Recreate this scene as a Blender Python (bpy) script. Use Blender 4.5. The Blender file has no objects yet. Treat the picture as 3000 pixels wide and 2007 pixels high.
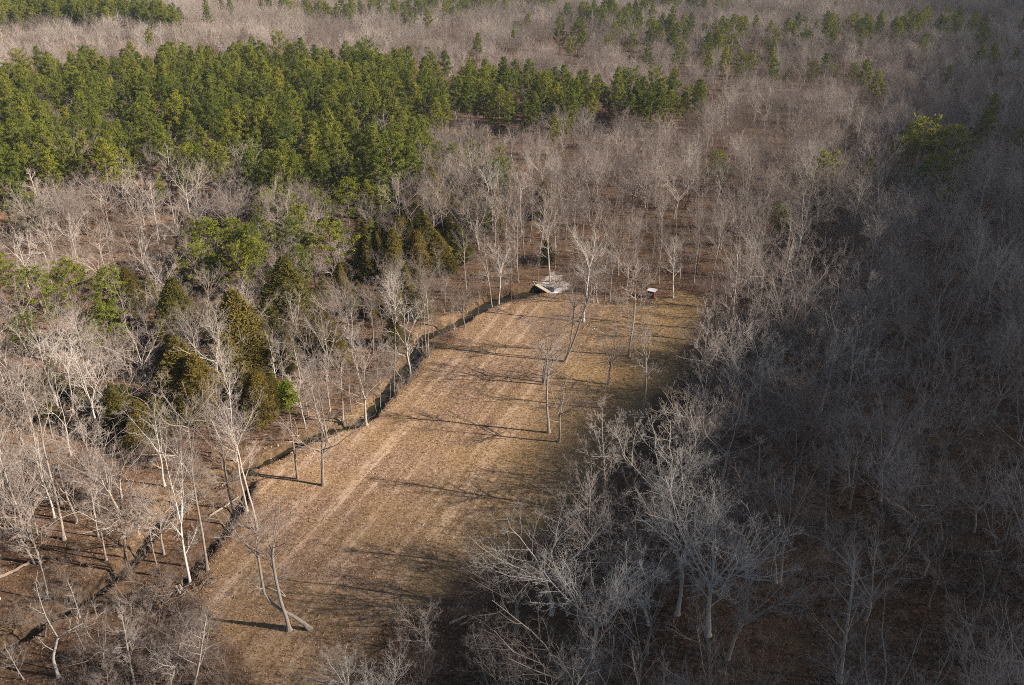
import bpy, math, random
import numpy as np
from mathutils import Vector

# ------------------------------------------------------------------ camera, light, exposure
R = math.radians
CAM_H, PITCH, FPX = 88.0, R(26.18), 2600.0          # metres above the clearing, pitch down, focal length in photo pixels
SUN_EL, SUN_AZ = R(27.0), R(102.0)                  # azimuth measured from +Y towards +X
SUN = np.array([math.sin(SUN_AZ)*math.cos(SUN_EL), math.cos(SUN_AZ)*math.cos(SUN_EL), math.sin(SUN_EL)])
sc = bpy.context.scene
col = sc.collection
cam = bpy.data.cameras.new('camera'); cam_o = bpy.data.objects.new('camera', cam); col.objects.link(cam_o)
cam.sensor_width = 36.0; cam.lens = FPX/3000*36.0; cam.clip_start = 0.5; cam.clip_end = 20000
cam_o.location = (0, 0, CAM_H); cam_o.rotation_euler = (math.pi/2-PITCH, 0, 0)
sc.camera = cam_o
w = bpy.data.worlds.new('World'); sc.world = w; w.use_nodes = True
nt = w.node_tree; sky = nt.nodes.new('ShaderNodeTexSky'); sky.sky_type = 'NISHITA'; sky.sun_disc = False
sky.sun_elevation = SUN_EL; sky.sun_rotation = SUN_AZ; sky.altitude = 300
bg = nt.nodes['Background']; nt.links.new(sky.outputs[0], bg.inputs[0]); bg.inputs[1].default_value = 0.05
sl = bpy.data.lights.new('sun', 'SUN'); sl.energy = 5.0; sl.angle = R(0.5); sl.color = (1.0, 0.90, 0.79)
so = bpy.data.objects.new('sun', sl); col.objects.link(so); so.location = (200, -50, 200)
so.rotation_euler = Vector(SUN).to_track_quat('Z', 'Y').to_euler()
vs = sc.view_settings
sc.display_settings.display_device = 'sRGB'
vs.view_transform = 'Standard'; vs.look = 'None'; vs.gamma = 1.0; vs.exposure = 1.28
cy = sc.cycles
cy.filter_width = 1.0; cy.use_denoising = False
cy.max_bounces = 4; cy.diffuse_bounces = 2; cy.glossy_bounces = 2; cy.transmission_bounces = 2
cy.volume_bounces = 0; cy.transparent_max_bounces = 4; cy.caustics_reflective = False; cy.caustics_refractive = False

# ------------------------------------------------------------------ helpers
rng = np.random.default_rng(11)
rnd = random.Random(5)
def sstep(a, b, x):
    t = np.clip((x-a)/(b-a), 0, 1); return t*t*(3-2*t)
def vnoise(x, y, seed=0):
    xi = np.floor(x).astype(np.int64); yi = np.floor(y).astype(np.int64); fx = x-xi; fy = y-yi
    fx = fx*fx*(3-2*fx); fy = fy*fy*(3-2*fy)
    def h(a, b):
        n = (a*374761393 + b*668265263 + seed*974711) & 0x7fffffff
        n = ((n ^ (n >> 13))*1274126177) & 0x7fffffff
        return ((n ^ (n >> 16)) & 0xffff)/65535.0
    return (h(xi, yi)*(1-fx)+h(xi+1, yi)*fx)*(1-fy)+(h(xi, yi+1)*(1-fx)+h(xi+1, yi+1)*fx)*fy
def fbm(x, y, seed=0, oct=4):
    s = 0; a = 0.5
    for k in range(oct):
        s = s+a*vnoise(x*2**k, y*2**k, seed+k); a *= .5
    return s
def ground0(x, y):
    """the valley floor and the low rolling country beyond it, without the creek"""
    x = np.asarray(x, float); y = np.asarray(y, float)
    z = sstep(270, 620, y)*(9*(vnoise(x/150+7.3, y/170+2.1, 3)-.5)+4*(vnoise(x/60, y/70, 4)-.5))
    z = z+sstep(500, 1400, y)*48*(vnoise(x/420+1.7, y/330+.4, 5)-.42)
    z = z+sstep(-60, -420, x)*sstep(300, 800, y)*16
    z = z+sstep(-90, -190, x)*sstep(420, 260, y)*3.0
    return z
CP, SP = math.cos(PITCH), math.sin(PITCH)
def ray(px, py):
    u = (px-1500)/FPX; v = (1003.5-py)/FPX
    return np.array([u, CP+v*SP, -SP+v*CP])
def at(px, py):
    """where the ray through a photo pixel meets the ground"""
    d = ray(px, py); z = 0.0
    for _ in range(12):
        t = (z-CAM_H)/d[2]; z = 0.5*z+0.5*float(ground0(d[0]*t, d[1]*t))
    t = (z-CAM_H)/d[2]
    return np.array([d[0]*t, d[1]*t, float(ground0(d[0]*t, d[1]*t))])
def project(x, y, z):
    dz = z-CAM_H; dep = y*CP-dz*SP; up = y*SP+dz*CP
    dep = np.maximum(dep, 1e-3)
    return 1500+FPX*x/dep, 1003.5-FPX*up/dep, dep
def in_poly(px, py, poly):
    inside = np.zeros(np.shape(px), bool); n = len(poly)
    for i in range(n):
        x0, y0 = poly[i]; x1, y1 = poly[(i+1) % n]
        c = ((y0 > py) != (y1 > py))
        with np.errstate(divide='ignore', invalid='ignore'):
            xx = x0+(py-y0)*(x1-x0)/((y1-y0) if y1 != y0 else 1e-9)
        inside ^= c & (px < xx)
    return inside
def poly_dist(x, y, pts, closed=False):
    """distance to a polyline and the position along it (vertex units)"""
    best = np.full(np.shape(x), 1e9); par = np.zeros(np.shape(x)); n = len(pts)
    for i in range(n if closed else n-1):
        a = pts[i]; b = pts[(i+1) % n]; dx, dy = b[0]-a[0], b[1]-a[1]
        t = np.clip(((x-a[0])*dx+(y-a[1])*dy)/(dx*dx+dy*dy+1e-9), 0, 1)
        d = np.hypot(x-a[0]-t*dx, y-a[1]-t*dy)
        m = d < best; best = np.where(m, d, best); par = np.where(m, i+t, par)
    return best, par
def W(poly): return [tuple(at(*p)[:2]) for p in poly]

def mesh_np(name, verts, faces, mats=(), smooth=False):
    """faces: an (n,3) or (n,4) array"""
    me = bpy.data.meshes.new(name); verts = np.asarray(verts, np.float32); faces = np.asarray(faces, np.int32)
    n, k = faces.shape
    me.vertices.add(len(verts)); me.vertices.foreach_set('co', verts.ravel())
    me.loops.add(n*k); me.loops.foreach_set('vertex_index', faces.ravel())
    me.polygons.add(n); me.polygons.foreach_set('loop_start', np.arange(0, n*k, k, dtype=np.int32))
    for m in mats: me.materials.append(m)
    me.update(calc_edges=True)
    if smooth: me.shade_smooth()
    return me
def link(name, me, parent=None):
    o = bpy.data.objects.new(name, me); col.objects.link(o)
    if parent is not None: o.parent = parent
    return o
def tag(o, label=None, cat=None, group=None, kind=None):
    if label: o['label'] = label
    if cat: o['category'] = cat
    if group: o['group'] = group
    if kind: o['kind'] = kind
    return o
def empty(name, loc, rz=0.0):
    o = bpy.data.objects.new(name, None); col.objects.link(o); o.location = loc; o.rotation_euler = (0, 0, rz)
    o.empty_display_size = .5
    return o

class MB:
    """collects tubes and boxes into one mesh of quads"""
    def __init__(s): s.v = []; s.f = []
    def tube(s, pts, rad, k=6, cap=False):
        base = len(s.v); n = len(pts)
        d0 = pts[min(1, n-1)]-pts[0]
        a = Vector((1, 0, 0)) if abs(d0.normalized().x) < .8 else Vector((0, 1, 0))
        for i in range(n):
            d = (pts[min(i+1, n-1)]-pts[max(i-1, 0)]).normalized()
            u = d.cross(a).normalized(); v = d.cross(u)
            for j in range(k):
                t = 2*math.pi*j/k
                s.v.append(tuple(pts[i]+(u*math.cos(t)+v*math.sin(t))*rad[i]))
        for i in range(n-1):
            for j in range(k):
                j2 = (j+1) % k
                s.f.append((base+i*k+j, base+i*k+j2, base+(i+1)*k+j2, base+(i+1)*k+j))
        if cap:
            for i, r in ((0, 1), (n-1, -1)):
                c = len(s.v); s.v.append(tuple(pts[i]))
                for j in range(k):
                    j2 = (j+1) % k; q = base+i*k
                    s.f.append((c, q+j2, q+j, c) if r > 0 else (c, q+j, q+j2, c))
    def box(s, cx, cy, cz, sx, sy, sz, bevel=0):
        b = len(s.v)
        for z in (-1, 1):
            for y in (-1, 1):
                for x in (-1, 1): s.v.append((cx+x*sx/2, cy+y*sy/2, cz+z*sz/2))
        for q in ((0, 2, 3, 1), (4, 5, 7, 6), (0, 1, 5, 4), (2, 6, 7, 3), (0, 4, 6, 2), (1, 3, 7, 5)): s.f.append(tuple(b+i for i in q))
    def mesh(s, name, mat, smooth=True):
        me = bpy.data.meshes.new(name)
        f = [q if q[0] != q[3] else q[:3] for q in s.f]
        me.from_pydata(s.v, [], f); me.materials.append(mat)
        if smooth: me.shade_smooth()
        me.update(); return me
    def build(s, name, mat, parent=None, smooth=False): return link(name, s.mesh(name, mat, smooth), parent)

# ------------------------------------------------------------------ materials
def new_mat(name):
    m = bpy.data.materials.new(name); m.use_nodes = True; t = m.node_tree; t.nodes.clear()
    return m, t, t.nodes.new('ShaderNodeOutputMaterial')
def N(t, kind, **kw):
    n = t.nodes.new(kind)
    for k, v in kw.items():
        if k.startswith('i_'): n.inputs[int(k[2:])].default_value = v
        else: setattr(n, k, v)
    return n
def ramp(t, fac, stops):
    r = t.nodes.new('ShaderNodeValToRGB'); e = r.color_ramp.elements
    while len(e) < len(stops): e.new(.5)
    for q, (p, c) in zip(e, stops): q.position = p; q.color = (*c, 1)
    t.links.new(fac, r.inputs[0]); return r.outputs[0]
def mix(t, fac, a, b, mode='MIX'):
    m = t.nodes.new('ShaderNodeMix'); m.data_type = 'RGBA'; m.blend_type = mode
    for s, v in ((m.inputs[0], fac), (m.inputs[6], a), (m.inputs[7], b)):
        if hasattr(v, 'links'): t.links.new(v, s)
        else: s.default_value = v if not isinstance(v, tuple) else (*v, 1)
    return m.outputs[2]
def noise(t, co, scale, detail=4, rough=.6):
    n = N(t, 'ShaderNodeTexNoise'); n.inputs['Scale'].default_value = scale; n.inputs['Detail'].default_value = detail
    n.inputs['Roughness'].default_value = rough; t.links.new(co, n.inputs['Vector']); return n.outputs[0]
def mapr(t, v, a, b, c=0., d=1.):
    m = t.nodes.new('ShaderNodeMapRange'); t.links.new(v, m.inputs[0])
    for i, q in enumerate((a, b, c, d)): m.inputs[i+1].default_value = q
    return m.outputs[0]
def coords(t): return t.nodes.new('ShaderNodeTexCoord').outputs['Object']
def diffuse(t, out, colr, rough=0.9, bump=None, bstr=.3, bdist=.05):
    d = t.nodes.new('ShaderNodeBsdfDiffuse'); t.links.new(colr, d.inputs[0]); d.inputs[1].default_value = rough
    if bump is not None:
        b = t.nodes.new('ShaderNodeBump'); b.inputs['Strength'].default_value = bstr; b.inputs['Distance'].default_value = bdist
        t.links.new(bump, b.inputs['Height']); t.links.new(b.outputs[0], d.inputs['Normal'])
    t.links.new(d.outputs[0], out.inputs[0]); return d

def bark_mat(name, dark, pale, mottle=0.5, lo=(.055, .045, .038)):
    """bark whose tone differs from tree to tree, with darker plates and pale lichen"""
    m, t, out = new_mat(name); co = coords(t); oi = t.nodes.new('ShaderNodeObjectInfo')
    base = ramp(t, oi.outputs['Random'], [(0, dark), (.55, tuple((a+b)/2 for a, b in zip(dark, pale))), (1, pale)])
    mp = N(t, 'ShaderNodeMapping'); mp.inputs[3].default_value = (1, 1, .3); t.links.new(co, mp.inputs[0])
    n = noise(t, mp.outputs[0], 3.5, 5, .7)
    c = mix(t, mapr(t, n, .52, .7, 0, mottle), base, lo)
    n2 = noise(t, co, 1.1, 3, .6)
    c = mix(t, mapr(t, n2, .55, .7, 0, .35), c, (.50, .50, .44))
    diffuse(t, out, c, .9, n, .5, .04); return m
def leaf_mat(name, stops, transl=.06):
    m, t, out = new_mat(name); co = coords(t); oi = t.nodes.new('ShaderNodeObjectInfo')
    base = ramp(t, oi.outputs['Random'], stops)
    n = noise(t, co, 1.3, 3, .6)
    c = mix(t, mapr(t, n, .35, .7), base, tuple(q*1.35 for q in stops[-1][1]))
    c = mix(t, .5, base, c)
    d = t.nodes.new('ShaderNodeBsdfDiffuse'); tr = t.nodes.new('ShaderNodeBsdfTranslucent'); ms = t.nodes.new('ShaderNodeMixShader')
    ms.inputs[0].default_value = transl
    t.links.new(c, d.inputs[0]); t.links.new(c, tr.inputs[0]); t.links.new(d.outputs[0], ms.inputs[1]); t.links.new(tr.outputs[0], ms.inputs[2])
    t.links.new(ms.outputs[0], out.inputs[0]); return m
def flat_mat(name, colr, nscale=6, dark=.6, rough=.9):
    m, t, out = new_mat(name); co = coords(t); n = noise(t, co, nscale, 5, .65)
    c = mix(t, mapr(t, n, .35, .7), colr, tuple(q*dark for q in colr)); diffuse(t, out, c, rough, n, .3, .02); return m

M_bark = bark_mat('grey_bark', (.15, .115, .092), (.46, .395, .33))
M_twig = bark_mat('twig_bark', (.17, .130, .110), (.48, .40, .345), .35)
M_pale = bark_mat('pale_bark', (.40, .35, .30), (.60, .545, .48), .5, (.16, .13, .10))
M_pinebark = bark_mat('pine_bark', (.10, .07, .055), (.20, .15, .12))
M_needle = leaf_mat('pine_needles', [(0, (.042, .068, .014)), (.5, (.088, .109, .018)), (1, (.168, .163, .024))])
M_cedar = leaf_mat('cedar_foliage', [(0, (.062, .066, .017)), (.5, (.100, .088, .021)), (1, (.135, .098, .026))], .12)
M_log = bark_mat('dead_wood', (.30, .23, .17), (.50, .42, .33), .4)
M_brush = bark_mat('brush_twig', (.17, .122, .098), (.30, .235, .19), .3)
# ------------------------------------------------------------------ the lay of the land, in photo pixels projected on the ground
K = 3000/2344
CLEAR = [(x*K, y*K) for x, y in [(592, 1082), (690, 1040), (760, 1002), (845, 970), (905, 912), (948, 862), (975, 822), (1040, 765), (1100, 708), (1180, 688), (1232, 672), (1300, 674), (1390, 684), (1480, 692),
    (1560, 672), (1625, 678), (1600, 740), (1570, 800), (1545, 860), (1500, 930), (1440, 1010), (1400, 1090), (1330, 1140), (1250, 1190), (1190, 1280), (1100, 1330), (1000, 1370), (900, 1430), (840, 1500),
    (760, 1590), (560, 1600), (500, 1450), (432, 1352), (480, 1285), (560, 1195), (575, 1120)]]
CREEK = [(1588, 846), (1530, 858), (1480, 869), (1440, 880), (1395, 905), (1360, 930), (1320, 950), (1285, 965), (1250, 976), (1232, 995), (1218, 1028), (1195, 1065), (1172, 1100), (1148, 1128), (1125, 1158),
         (1100, 1188), (1078, 1216), (1050, 1235), (1015, 1247), (970, 1256), (930, 1268), (890, 1285), (850, 1310), (815, 1335), (770, 1350), (735, 1365), (700, 1380), (650, 1402), (600, 1425), (550, 1455),
         (500, 1490), (455, 1520), (430, 1575), (400, 1620), (350, 1670), (300, 1710), (240, 1752), (180, 1782), (100, 1830), (40, 1870), (-60, 1930), (-160, 1990)]
CREEK_W = [3.4, 3.6, 3.4, 3.0, 2.8, 2.4, 2.2, 2.4, 2.2, 1.6, 1.6, 2.0, 2.1, 1.7, 1.5, 1.5, 1.4, 1.3, 1.2, 1.3, 1.4, 1.5, 1.4, 1.2, 1.1, 1.0, .9, .9, .9, .9, .9, .9, .9, 1.0, 1.1, 1.1, 1.0, 1.0, 1.0, 1.0, 1.0, 1.0]
DITCH = [(728, 1412), (714, 1450), (695, 1487), (660, 1550), (612, 1597), (580, 1640), (545, 1690), (508, 1718)]
PINES = [(x*K, y*K) for x, y in [(-160, 208), (0, 204), (300, 190), (650, 168), (850, 184), (1000, 208), (1200, 232), (1350, 246), (1560, 272), (1615, 286), (1600, 308), (1480, 318), (1350, 314), (1200, 322), (1060, 325),
    (985, 375), (975, 440), (935, 485), (860, 510), (700, 525), (600, 515), (470, 505), (300, 515), (170, 510), (0, 505), (-160, 510)]]
FARPINES = [(x*K, y*K) for x, y in [(-200, 62), (0, 60), (130, 40), (240, 50), (330, 66), (420, 84), (300, 92), (150, 80), (0, 88), (-200, 96)]]
OPENW = [(x*K, y*K) for x, y in [(1000, 640), (1200, 520), (1400, 500), (1650, 560), (1700, 690), (1560, 672), (1480, 690), (1240, 668), (1090, 700)]]
THICKET = [(150, 2050), (250, 1850), (420, 1740), (560, 1745), (640, 1800), (660, 1900), (700, 2050)]
GRAVEL = [(1577, 833), (1600, 812), (1619, 799), (1647, 806), (1668, 832), (1668, 846), (1640, 858), (1612, 863), (1592, 849)]

clear_w, creek_w, ditch_w, gravel_w = W(CLEAR), W(CREEK), W(DITCH), W(GRAVEL)
creek_wid = np.array(CREEK_W)*1.15+np.where(np.arange(len(CREEK_W)) > 9, .45, 0)
def clear_sd(x, y):
    d, _ = poly_dist(x, y, clear_w, True); return np.where(in_poly(x, y, clear_w), d, -d)
def channels(x, y):
    dc, pc = poly_dist(x, y, creek_w); wc = np.interp(pc, np.arange(len(creek_wid)), creek_wid)
    dd, pd = poly_dist(x, y, ditch_w); wd = 1.35*np.clip(np.minimum(pd, len(ditch_w)-1-pd)*2+.35, 0, 1)
    return dc, wc, dd, wd
def carve(x, y):
    dc, wc, dd, wd = channels(x, y)
    jag = (fbm(x*.6, y*.6, 21, 3)-.45)*2.2
    a = 1.5*(1-sstep(.55*wc, .55*wc+.75, dc+jag)); b = 1.5*(1-sstep(.5*wd, .5*wd+.6, dd+jag*.7))
    return np.maximum(a, b)
def ground(x, y):
    x = np.asarray(x, float); y = np.asarray(y, float)
    near = (np.abs(x) < 140) & (y < 310) & (y > 20)
    z = ground0(x, y)
    if np.any(near):
        xx = np.where(near, x, 0); yy = np.where(near, y, 100)
        z = z-np.where(near, carve(xx, yy), 0)+np.where(near, .22*(fbm(xx/6, yy/6, 31)-.5), 0)
    return z
def ground1(x, y): return float(ground(np.array([x]), np.array([y]))[0])

def build_ground():
    def axis(lo, a, b, hi, step, grow):
        m = list(np.arange(a, b+1e-6, step)); s = step; q = b
        while q < hi: s *= grow; q += s; m.append(q)
        s = step; q = a; pre = []
        while q > lo: s *= grow; q -= s; pre.append(q)
        return np.array(pre[::-1]+m)
    xs = axis(-4200, -96, 72, 4200, .45, 1.07); ys = axis(-400, 76, 236, 6500, .45, 1.05)
    X, Y = np.meshgrid(xs, ys); x, y = X.ravel(), Y.ravel()
    z = ground(x, y); v = np.stack([x, y, z], 1)
    nx, ny = len(xs), len(ys)
    i = (np.arange(ny-1)[:, None]*nx+np.arange(nx-1)[None, :]).ravel()
    q = np.stack([i, i+1, i+nx+1, i+nx], 1)
    sd = clear_sd(x, y)
    wob = (fbm(x/7, y/7, 41)-.47)*7
    cl = sstep(-1.5, 1.5, sd+wob)
    gd, _ = poly_dist(x, y, gravel_w, True); gr = np.where(in_poly(x, y, gravel_w), gd, -gd)
    gr = sstep(-.6, .9, gr+(fbm(x/2, y/2, 43)-.47)*3)
    dcr, pcr = poly_dist(x, y, creek_w); near_ = dcr < 14
    cxi = np.interp(pcr, np.arange(len(creek_w)), [p[0] for p in creek_w]); leftside = x < cxi+1.0
    wgt = np.interp(pcr, [0, 3, 4.5, 8, 9.5, 12, 13.5, 19, 21, 25, 27, 30, 33, 41], [.2, .2, .8, .9, .4, .5, 1, 1, .35, .4, .6, .7, .4, .5])
    sn = sstep(7.5, 1.0, dcr+(fbm(x/3.5, y/3.5, 44, 5)-.47)*13)*wgt*np.where(leftside, 1, .35)*near_*(.45+.55*sstep(.42, .58, fbm(x/1.6, y/1.6, 47)))
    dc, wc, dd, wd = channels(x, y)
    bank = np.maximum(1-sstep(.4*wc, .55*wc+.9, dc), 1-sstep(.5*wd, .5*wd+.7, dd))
    wht = sstep(1.9, .5, np.hypot(x-at(1626, 856)[0], (y-at(1626, 856)[1])*1.2)+(fbm(x, y, 45)-.47)*2)
    fc = cl[q].mean(1) > .5
    mat = ground_mat()
    for name, sel, lab in (('forest_floor', ~fc, 'brown leaf litter covering the forest floor'), ('clearing', fc, 'open tan field of dry mown grass')):
        f = q[sel]; u, inv = np.unique(f.ravel(), return_inverse=True)
        me = mesh_np(name, v[u], inv.reshape(f.shape), [mat], True)
        for an, arr in (('clearing', cl), ('gravel', gr), ('sand', sn), ('bank', bank), ('white', wht)):
            a = me.attributes.new(an, 'FLOAT', 'POINT'); a.data.foreach_set('value', arr[u].astype(np.float32))
        tag(link(name, me), lab, None, None, 'structure')

def ground_mat():
    m, t, out = new_mat('ground_litter_and_grass'); co = coords(t)
    def A(n):
        a = t.nodes.new('ShaderNodeAttribute'); a.attribute_name = n; return a.outputs['Fac']
    fine = noise(t, co, 1.7, 7, .82); mid = noise(t, co, .55, 5, .65); big = noise(t, co, .07, 4, .6)
    # the leaf litter
    lit = ramp(t, fine, [(.33, (.020, .0115, .007)), (.47, (.080, .047, .030)), (.60, (.185, .116, .073)), (.76, (.42, .29, .19))])
    lit = mix(t, mapr(t, mid, .42, .68, 0, .6), lit, (.034, .020, .013))
    lit = mix(t, mapr(t, big, .45, .65, 0, .5), lit, (.175, .112, .070))
    # the mown field: swathes run along its length
    a, b = at(1240, 1330), at(1560, 960); ang = math.atan2(b[1]-a[1], b[0]-a[0])
    mp = N(t, 'ShaderNodeMapping'); mp.inputs[2].default_value = (0, 0, -ang); t.links.new(co, mp.inputs[0])
    mp2 = N(t, 'ShaderNodeMapping'); mp2.inputs[3].default_value = (.022, .42, 1); t.links.new(mp.outputs[0], mp2.inputs[0])
    swath = noise(t, mp2.outputs[0], .9, 5, .7)
    gcol = ramp(t, fine, [(.33, (.052, .030, .020)), (.45, (.160, .099, .066)), (.57, (.310, .203, .138)), (.75, (.56, .41, .295))])
    fray = N(t, 'ShaderNodeMath', operation='MULTIPLY_ADD'); t.links.new(mid, fray.inputs[0]); fray.inputs[1].default_value = .35; t.links.new(swath, fray.inputs[2])
    gcol = mix(t, mapr(t, fray.outputs[0], .69, .84, 0, .65), gcol, (.52, .385, .285))
    gcol = mix(t, mapr(t, fray.outputs[0], .64, .52, 0, .6), gcol, (.115, .068, .044))
    gcol = mix(t, mapr(t, big, .42, .62, 0, .55), gcol, mix(t, .6, gcol, (.29, .185, .070)))
    sx = N(t, 'ShaderNodeSeparateXYZ'); t.links.new(mp.outputs[0], sx.inputs[0])
    # the grass turns yellower and greener away from the creek
    side = N(t, 'ShaderNodeVectorMath', operation='DOT_PRODUCT'); t.links.new(co, side.inputs[0])
    nrm = (math.sin(ang), -math.cos(ang), 0); side.inputs[1].default_value = nrm
    s0 = at(1330, 1240); s1 = at(1700, 1240); d0 = s0[0]*nrm[0]+s0[1]*nrm[1]; d1 = s1[0]*nrm[0]+s1[1]*nrm[1]
    wobs = N(t, 'ShaderNodeMath', operation='MULTIPLY_ADD'); t.links.new(mid, wobs.inputs[0]); wobs.inputs[1].default_value = 14; t.links.new(side.outputs['Value'], wobs.inputs[2])
    yel = ramp(t, fine, [(.30, (.075, .047, .020)), (.45, (.205, .132, .058)), (.60, (.39, .262, .122)), (.78, (.58, .42, .22))])
    gcol = mix(t, mapr(t, wobs.outputs[0], d0+9, d1+11, 0, .8), gcol, yel)
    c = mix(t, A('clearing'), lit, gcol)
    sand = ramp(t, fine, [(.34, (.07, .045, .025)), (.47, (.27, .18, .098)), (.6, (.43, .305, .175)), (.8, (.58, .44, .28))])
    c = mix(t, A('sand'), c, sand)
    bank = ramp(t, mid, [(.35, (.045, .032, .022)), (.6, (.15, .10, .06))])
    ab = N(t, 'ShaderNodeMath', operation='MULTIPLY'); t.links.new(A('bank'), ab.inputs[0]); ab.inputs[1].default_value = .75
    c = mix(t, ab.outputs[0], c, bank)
    grav = ramp(t, fine, [(.34, (.16, .12, .10)), (.47, (.42, .35, .31)), (.6, (.66, .59, .54)), (.75, (.80, .75, .70))])
    c = mix(t, A('gravel'), c, grav)
    c = mix(t, A('white'), c, (.85, .85, .86))
    vo = N(t, 'ShaderNodeTexVoronoi'); vo.inputs['Scale'].default_value = 3.0; t.links.new(co, vo.inputs['Vector'])
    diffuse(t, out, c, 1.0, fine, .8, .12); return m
build_ground()

def strip(name, pts, wid, z, mat):
    v, f = [], []
    for i, p in enumerate(pts):
        a = pts[max(i-1, 0)]; b = pts[min(i+1, len(pts)-1)]; dx, dy = b[0]-a[0], b[1]-a[1]; L = math.hypot(dx, dy)
        nx, ny = -dy/L, dx/L
        for s in (-1, 1): v.append((p[0]+s*nx*wid[i], p[1]+s*ny*wid[i], z))
    for i in range(len(pts)-1): f.append((2*i, 2*i+1, 2*i+3, 2*i+2))
    return mesh_np(name, v, f, [mat], True)
mw, t, out = new_mat('creek_water')
p = t.nodes.new('ShaderNodeBsdfPrincipled'); p.inputs['Base Color'].default_value = (.022, .020, .008, 1); p.inputs['Roughness'].default_value = .12; p.inputs['Specular IOR Level'].default_value = .2
b = t.nodes.new('ShaderNodeBump'); b.inputs['Strength'].default_value = .12; b.inputs['Distance'].default_value = .03
t.links.new(noise(t, coords(t), 2.2, 3), b.inputs['Height']); t.links.new(b.outputs[0], p.inputs['Normal']); t.links.new(p.outputs[0], out.inputs[0])
tag(link('creek_water', strip('creek_water', creek_w[:27], creek_wid[:27]*.85+.3, -1.15, mw)), 'dark still water of the narrow creek along the field', None, None, 'structure')

# ------------------------------------------------------------------ tree shapes
def wander(p, d, L, r0, r1, n, wig, up, g):
    pts, rad = [p.copy()], [r0]; d = d.normalized()
    for i in range(n):
        d = (d+Vector((g.gauss(0, wig), g.gauss(0, wig), g.gauss(0, wig*.6)+up))).normalized()
        p = p+d*(L/n); pts.append(p.copy()); rad.append(r0+(r1-r0)*((i+1)/n)**.8)
    return pts, rad
def perp(d, phi):
    a = Vector((0, 0, 1)) if abs(d.z) < .9 else Vector((1, 0, 0))
    u = d.cross(a).normalized(); v = d.cross(u); return u*math.cos(phi)+v*math.sin(phi)
def along(pts, rad, t):
    q = t*(len(pts)-1); i = min(int(q), len(pts)-2); f = q-i
    return pts[i].lerp(pts[i+1], f), (pts[i+1]-pts[i]).normalized(), rad[i]+(rad[i+1]-rad[i])*f
def twigs(cr, pts, rad, L, level, P, g):
    """side branches of a limb, down to the twigs"""
    n = P['n'][level]; phi = g.random()*6.28
    for i in range(n):
        t = P['t0'][level]+(1-P['t0'][level])*(i+g.random()*.8)/n
        p, d, r = along(pts, rad, min(t, .99)); phi += 2.4+g.uniform(-.5, .5)
        a = R(g.uniform(*P['ang'][level]))
        dd = d*math.cos(a)+perp(d, phi)*math.sin(a)
        if dd.z < -.15: dd.z *= .3
        LL = L*P['ratio'][level]*(1.15-.65*t)*g.uniform(.7, 1.25)
        rr = min(r*.66, P['rmax'][level]); last = level == len(P['n'])-1
        q, s = wander(p, dd, LL, rr, .009 if last else rr*.45, 3 if last else 4, P['wig']*(2.0 if last else 1.7 if level else 1.25), P['up'], g)
        cr.tube(q, s, 3 if level else 4)
        if not last: twigs(cr, q, s, LL, level+1, P, g)
STY = {
    'fork':   dict(fork=(.34, .42), limbs=(3, 4), lang=(10, 34), lrat=.60, side=3, n=[7, 6, 4], t0=[.25, .2, .2], ang=[(25, 60), (25, 60), (25, 65)], ratio=[.46, .46, .5], rmax=[.07, .035, .021], wig=.14, up=.05, trad=.0105),
    'vase':   dict(fork=(.28, .42), limbs=(4, 6), lang=(20, 56), lrat=.60, side=3, n=[7, 6, 4], t0=[.25, .2, .2], ang=[(25, 60), (25, 60), (25, 65)], ratio=[.50, .46, .5], rmax=[.085, .04, .022], wig=.13, up=.05, trad=.0135),
    'tall':   dict(fork=(.55, .68), limbs=(3, 4), lang=(12, 32), lrat=.40, side=4, n=[7, 6, 4], t0=[.15, .2, .2], ang=[(25, 55), (25, 60), (25, 65)], ratio=[.50, .48, .5], rmax=[.06, .034, .02], wig=.10, up=.05, trad=.0105),
    'leader': dict(fork=(.86, .92), limbs=(2, 3), lang=(10, 25), lrat=.14, side=15, n=[8, 6, 4], t0=[.25, .2, .2], ang=[(25, 50), (25, 60), (25, 65)], ratio=[.40, .45, .5], rmax=[.07, .036, .021], wig=.09, up=.07, trad=.0110),
    'broad':  dict(fork=(.20, .32), limbs=(5, 7), lang=(28, 62), lrat=.60, side=2, n=[8, 6, 4], t0=[.22, .2, .2], ang=[(25, 65), (25, 65), (25, 70)], ratio=[.48, .46, .5], rmax=[.10, .046, .023], wig=.17, up=.06, trad=.0145),
    'crook':  dict(fork=(.36, .46), limbs=(3, 3), lang=(35, 70), lrat=.58, side=1, n=[5, 5, 4], t0=[.3, .3, .2], ang=[(30, 75), (30, 70), (25, 70)], ratio=[.42, .42, .45], rmax=[.10, .04, .02], wig=.26, up=.06, trad=.0145),
    'slim':   dict(fork=(.70, .80), limbs=(2, 3), lang=(10, 25), lrat=.26, side=5, n=[6, 5, 4], t0=[.15, .2, .2], ang=[(25, 50), (25, 55), (25, 60)], ratio=[.45, .48, .5], rmax=[.04, .026, .018], wig=.10, up=.05, trad=.0085),
    'snag':   dict(fork=(.58, .64), limbs=(2, 2), lang=(8, 20), lrat=.34, side=3, n=[3, 3, 3], t0=[.3, .3, .2], ang=[(30, 70), (30, 65), (25, 65)], ratio=[.30, .42, .45], rmax=[.06, .03, .018], wig=.14, up=.03, trad=.0105),
}
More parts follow.
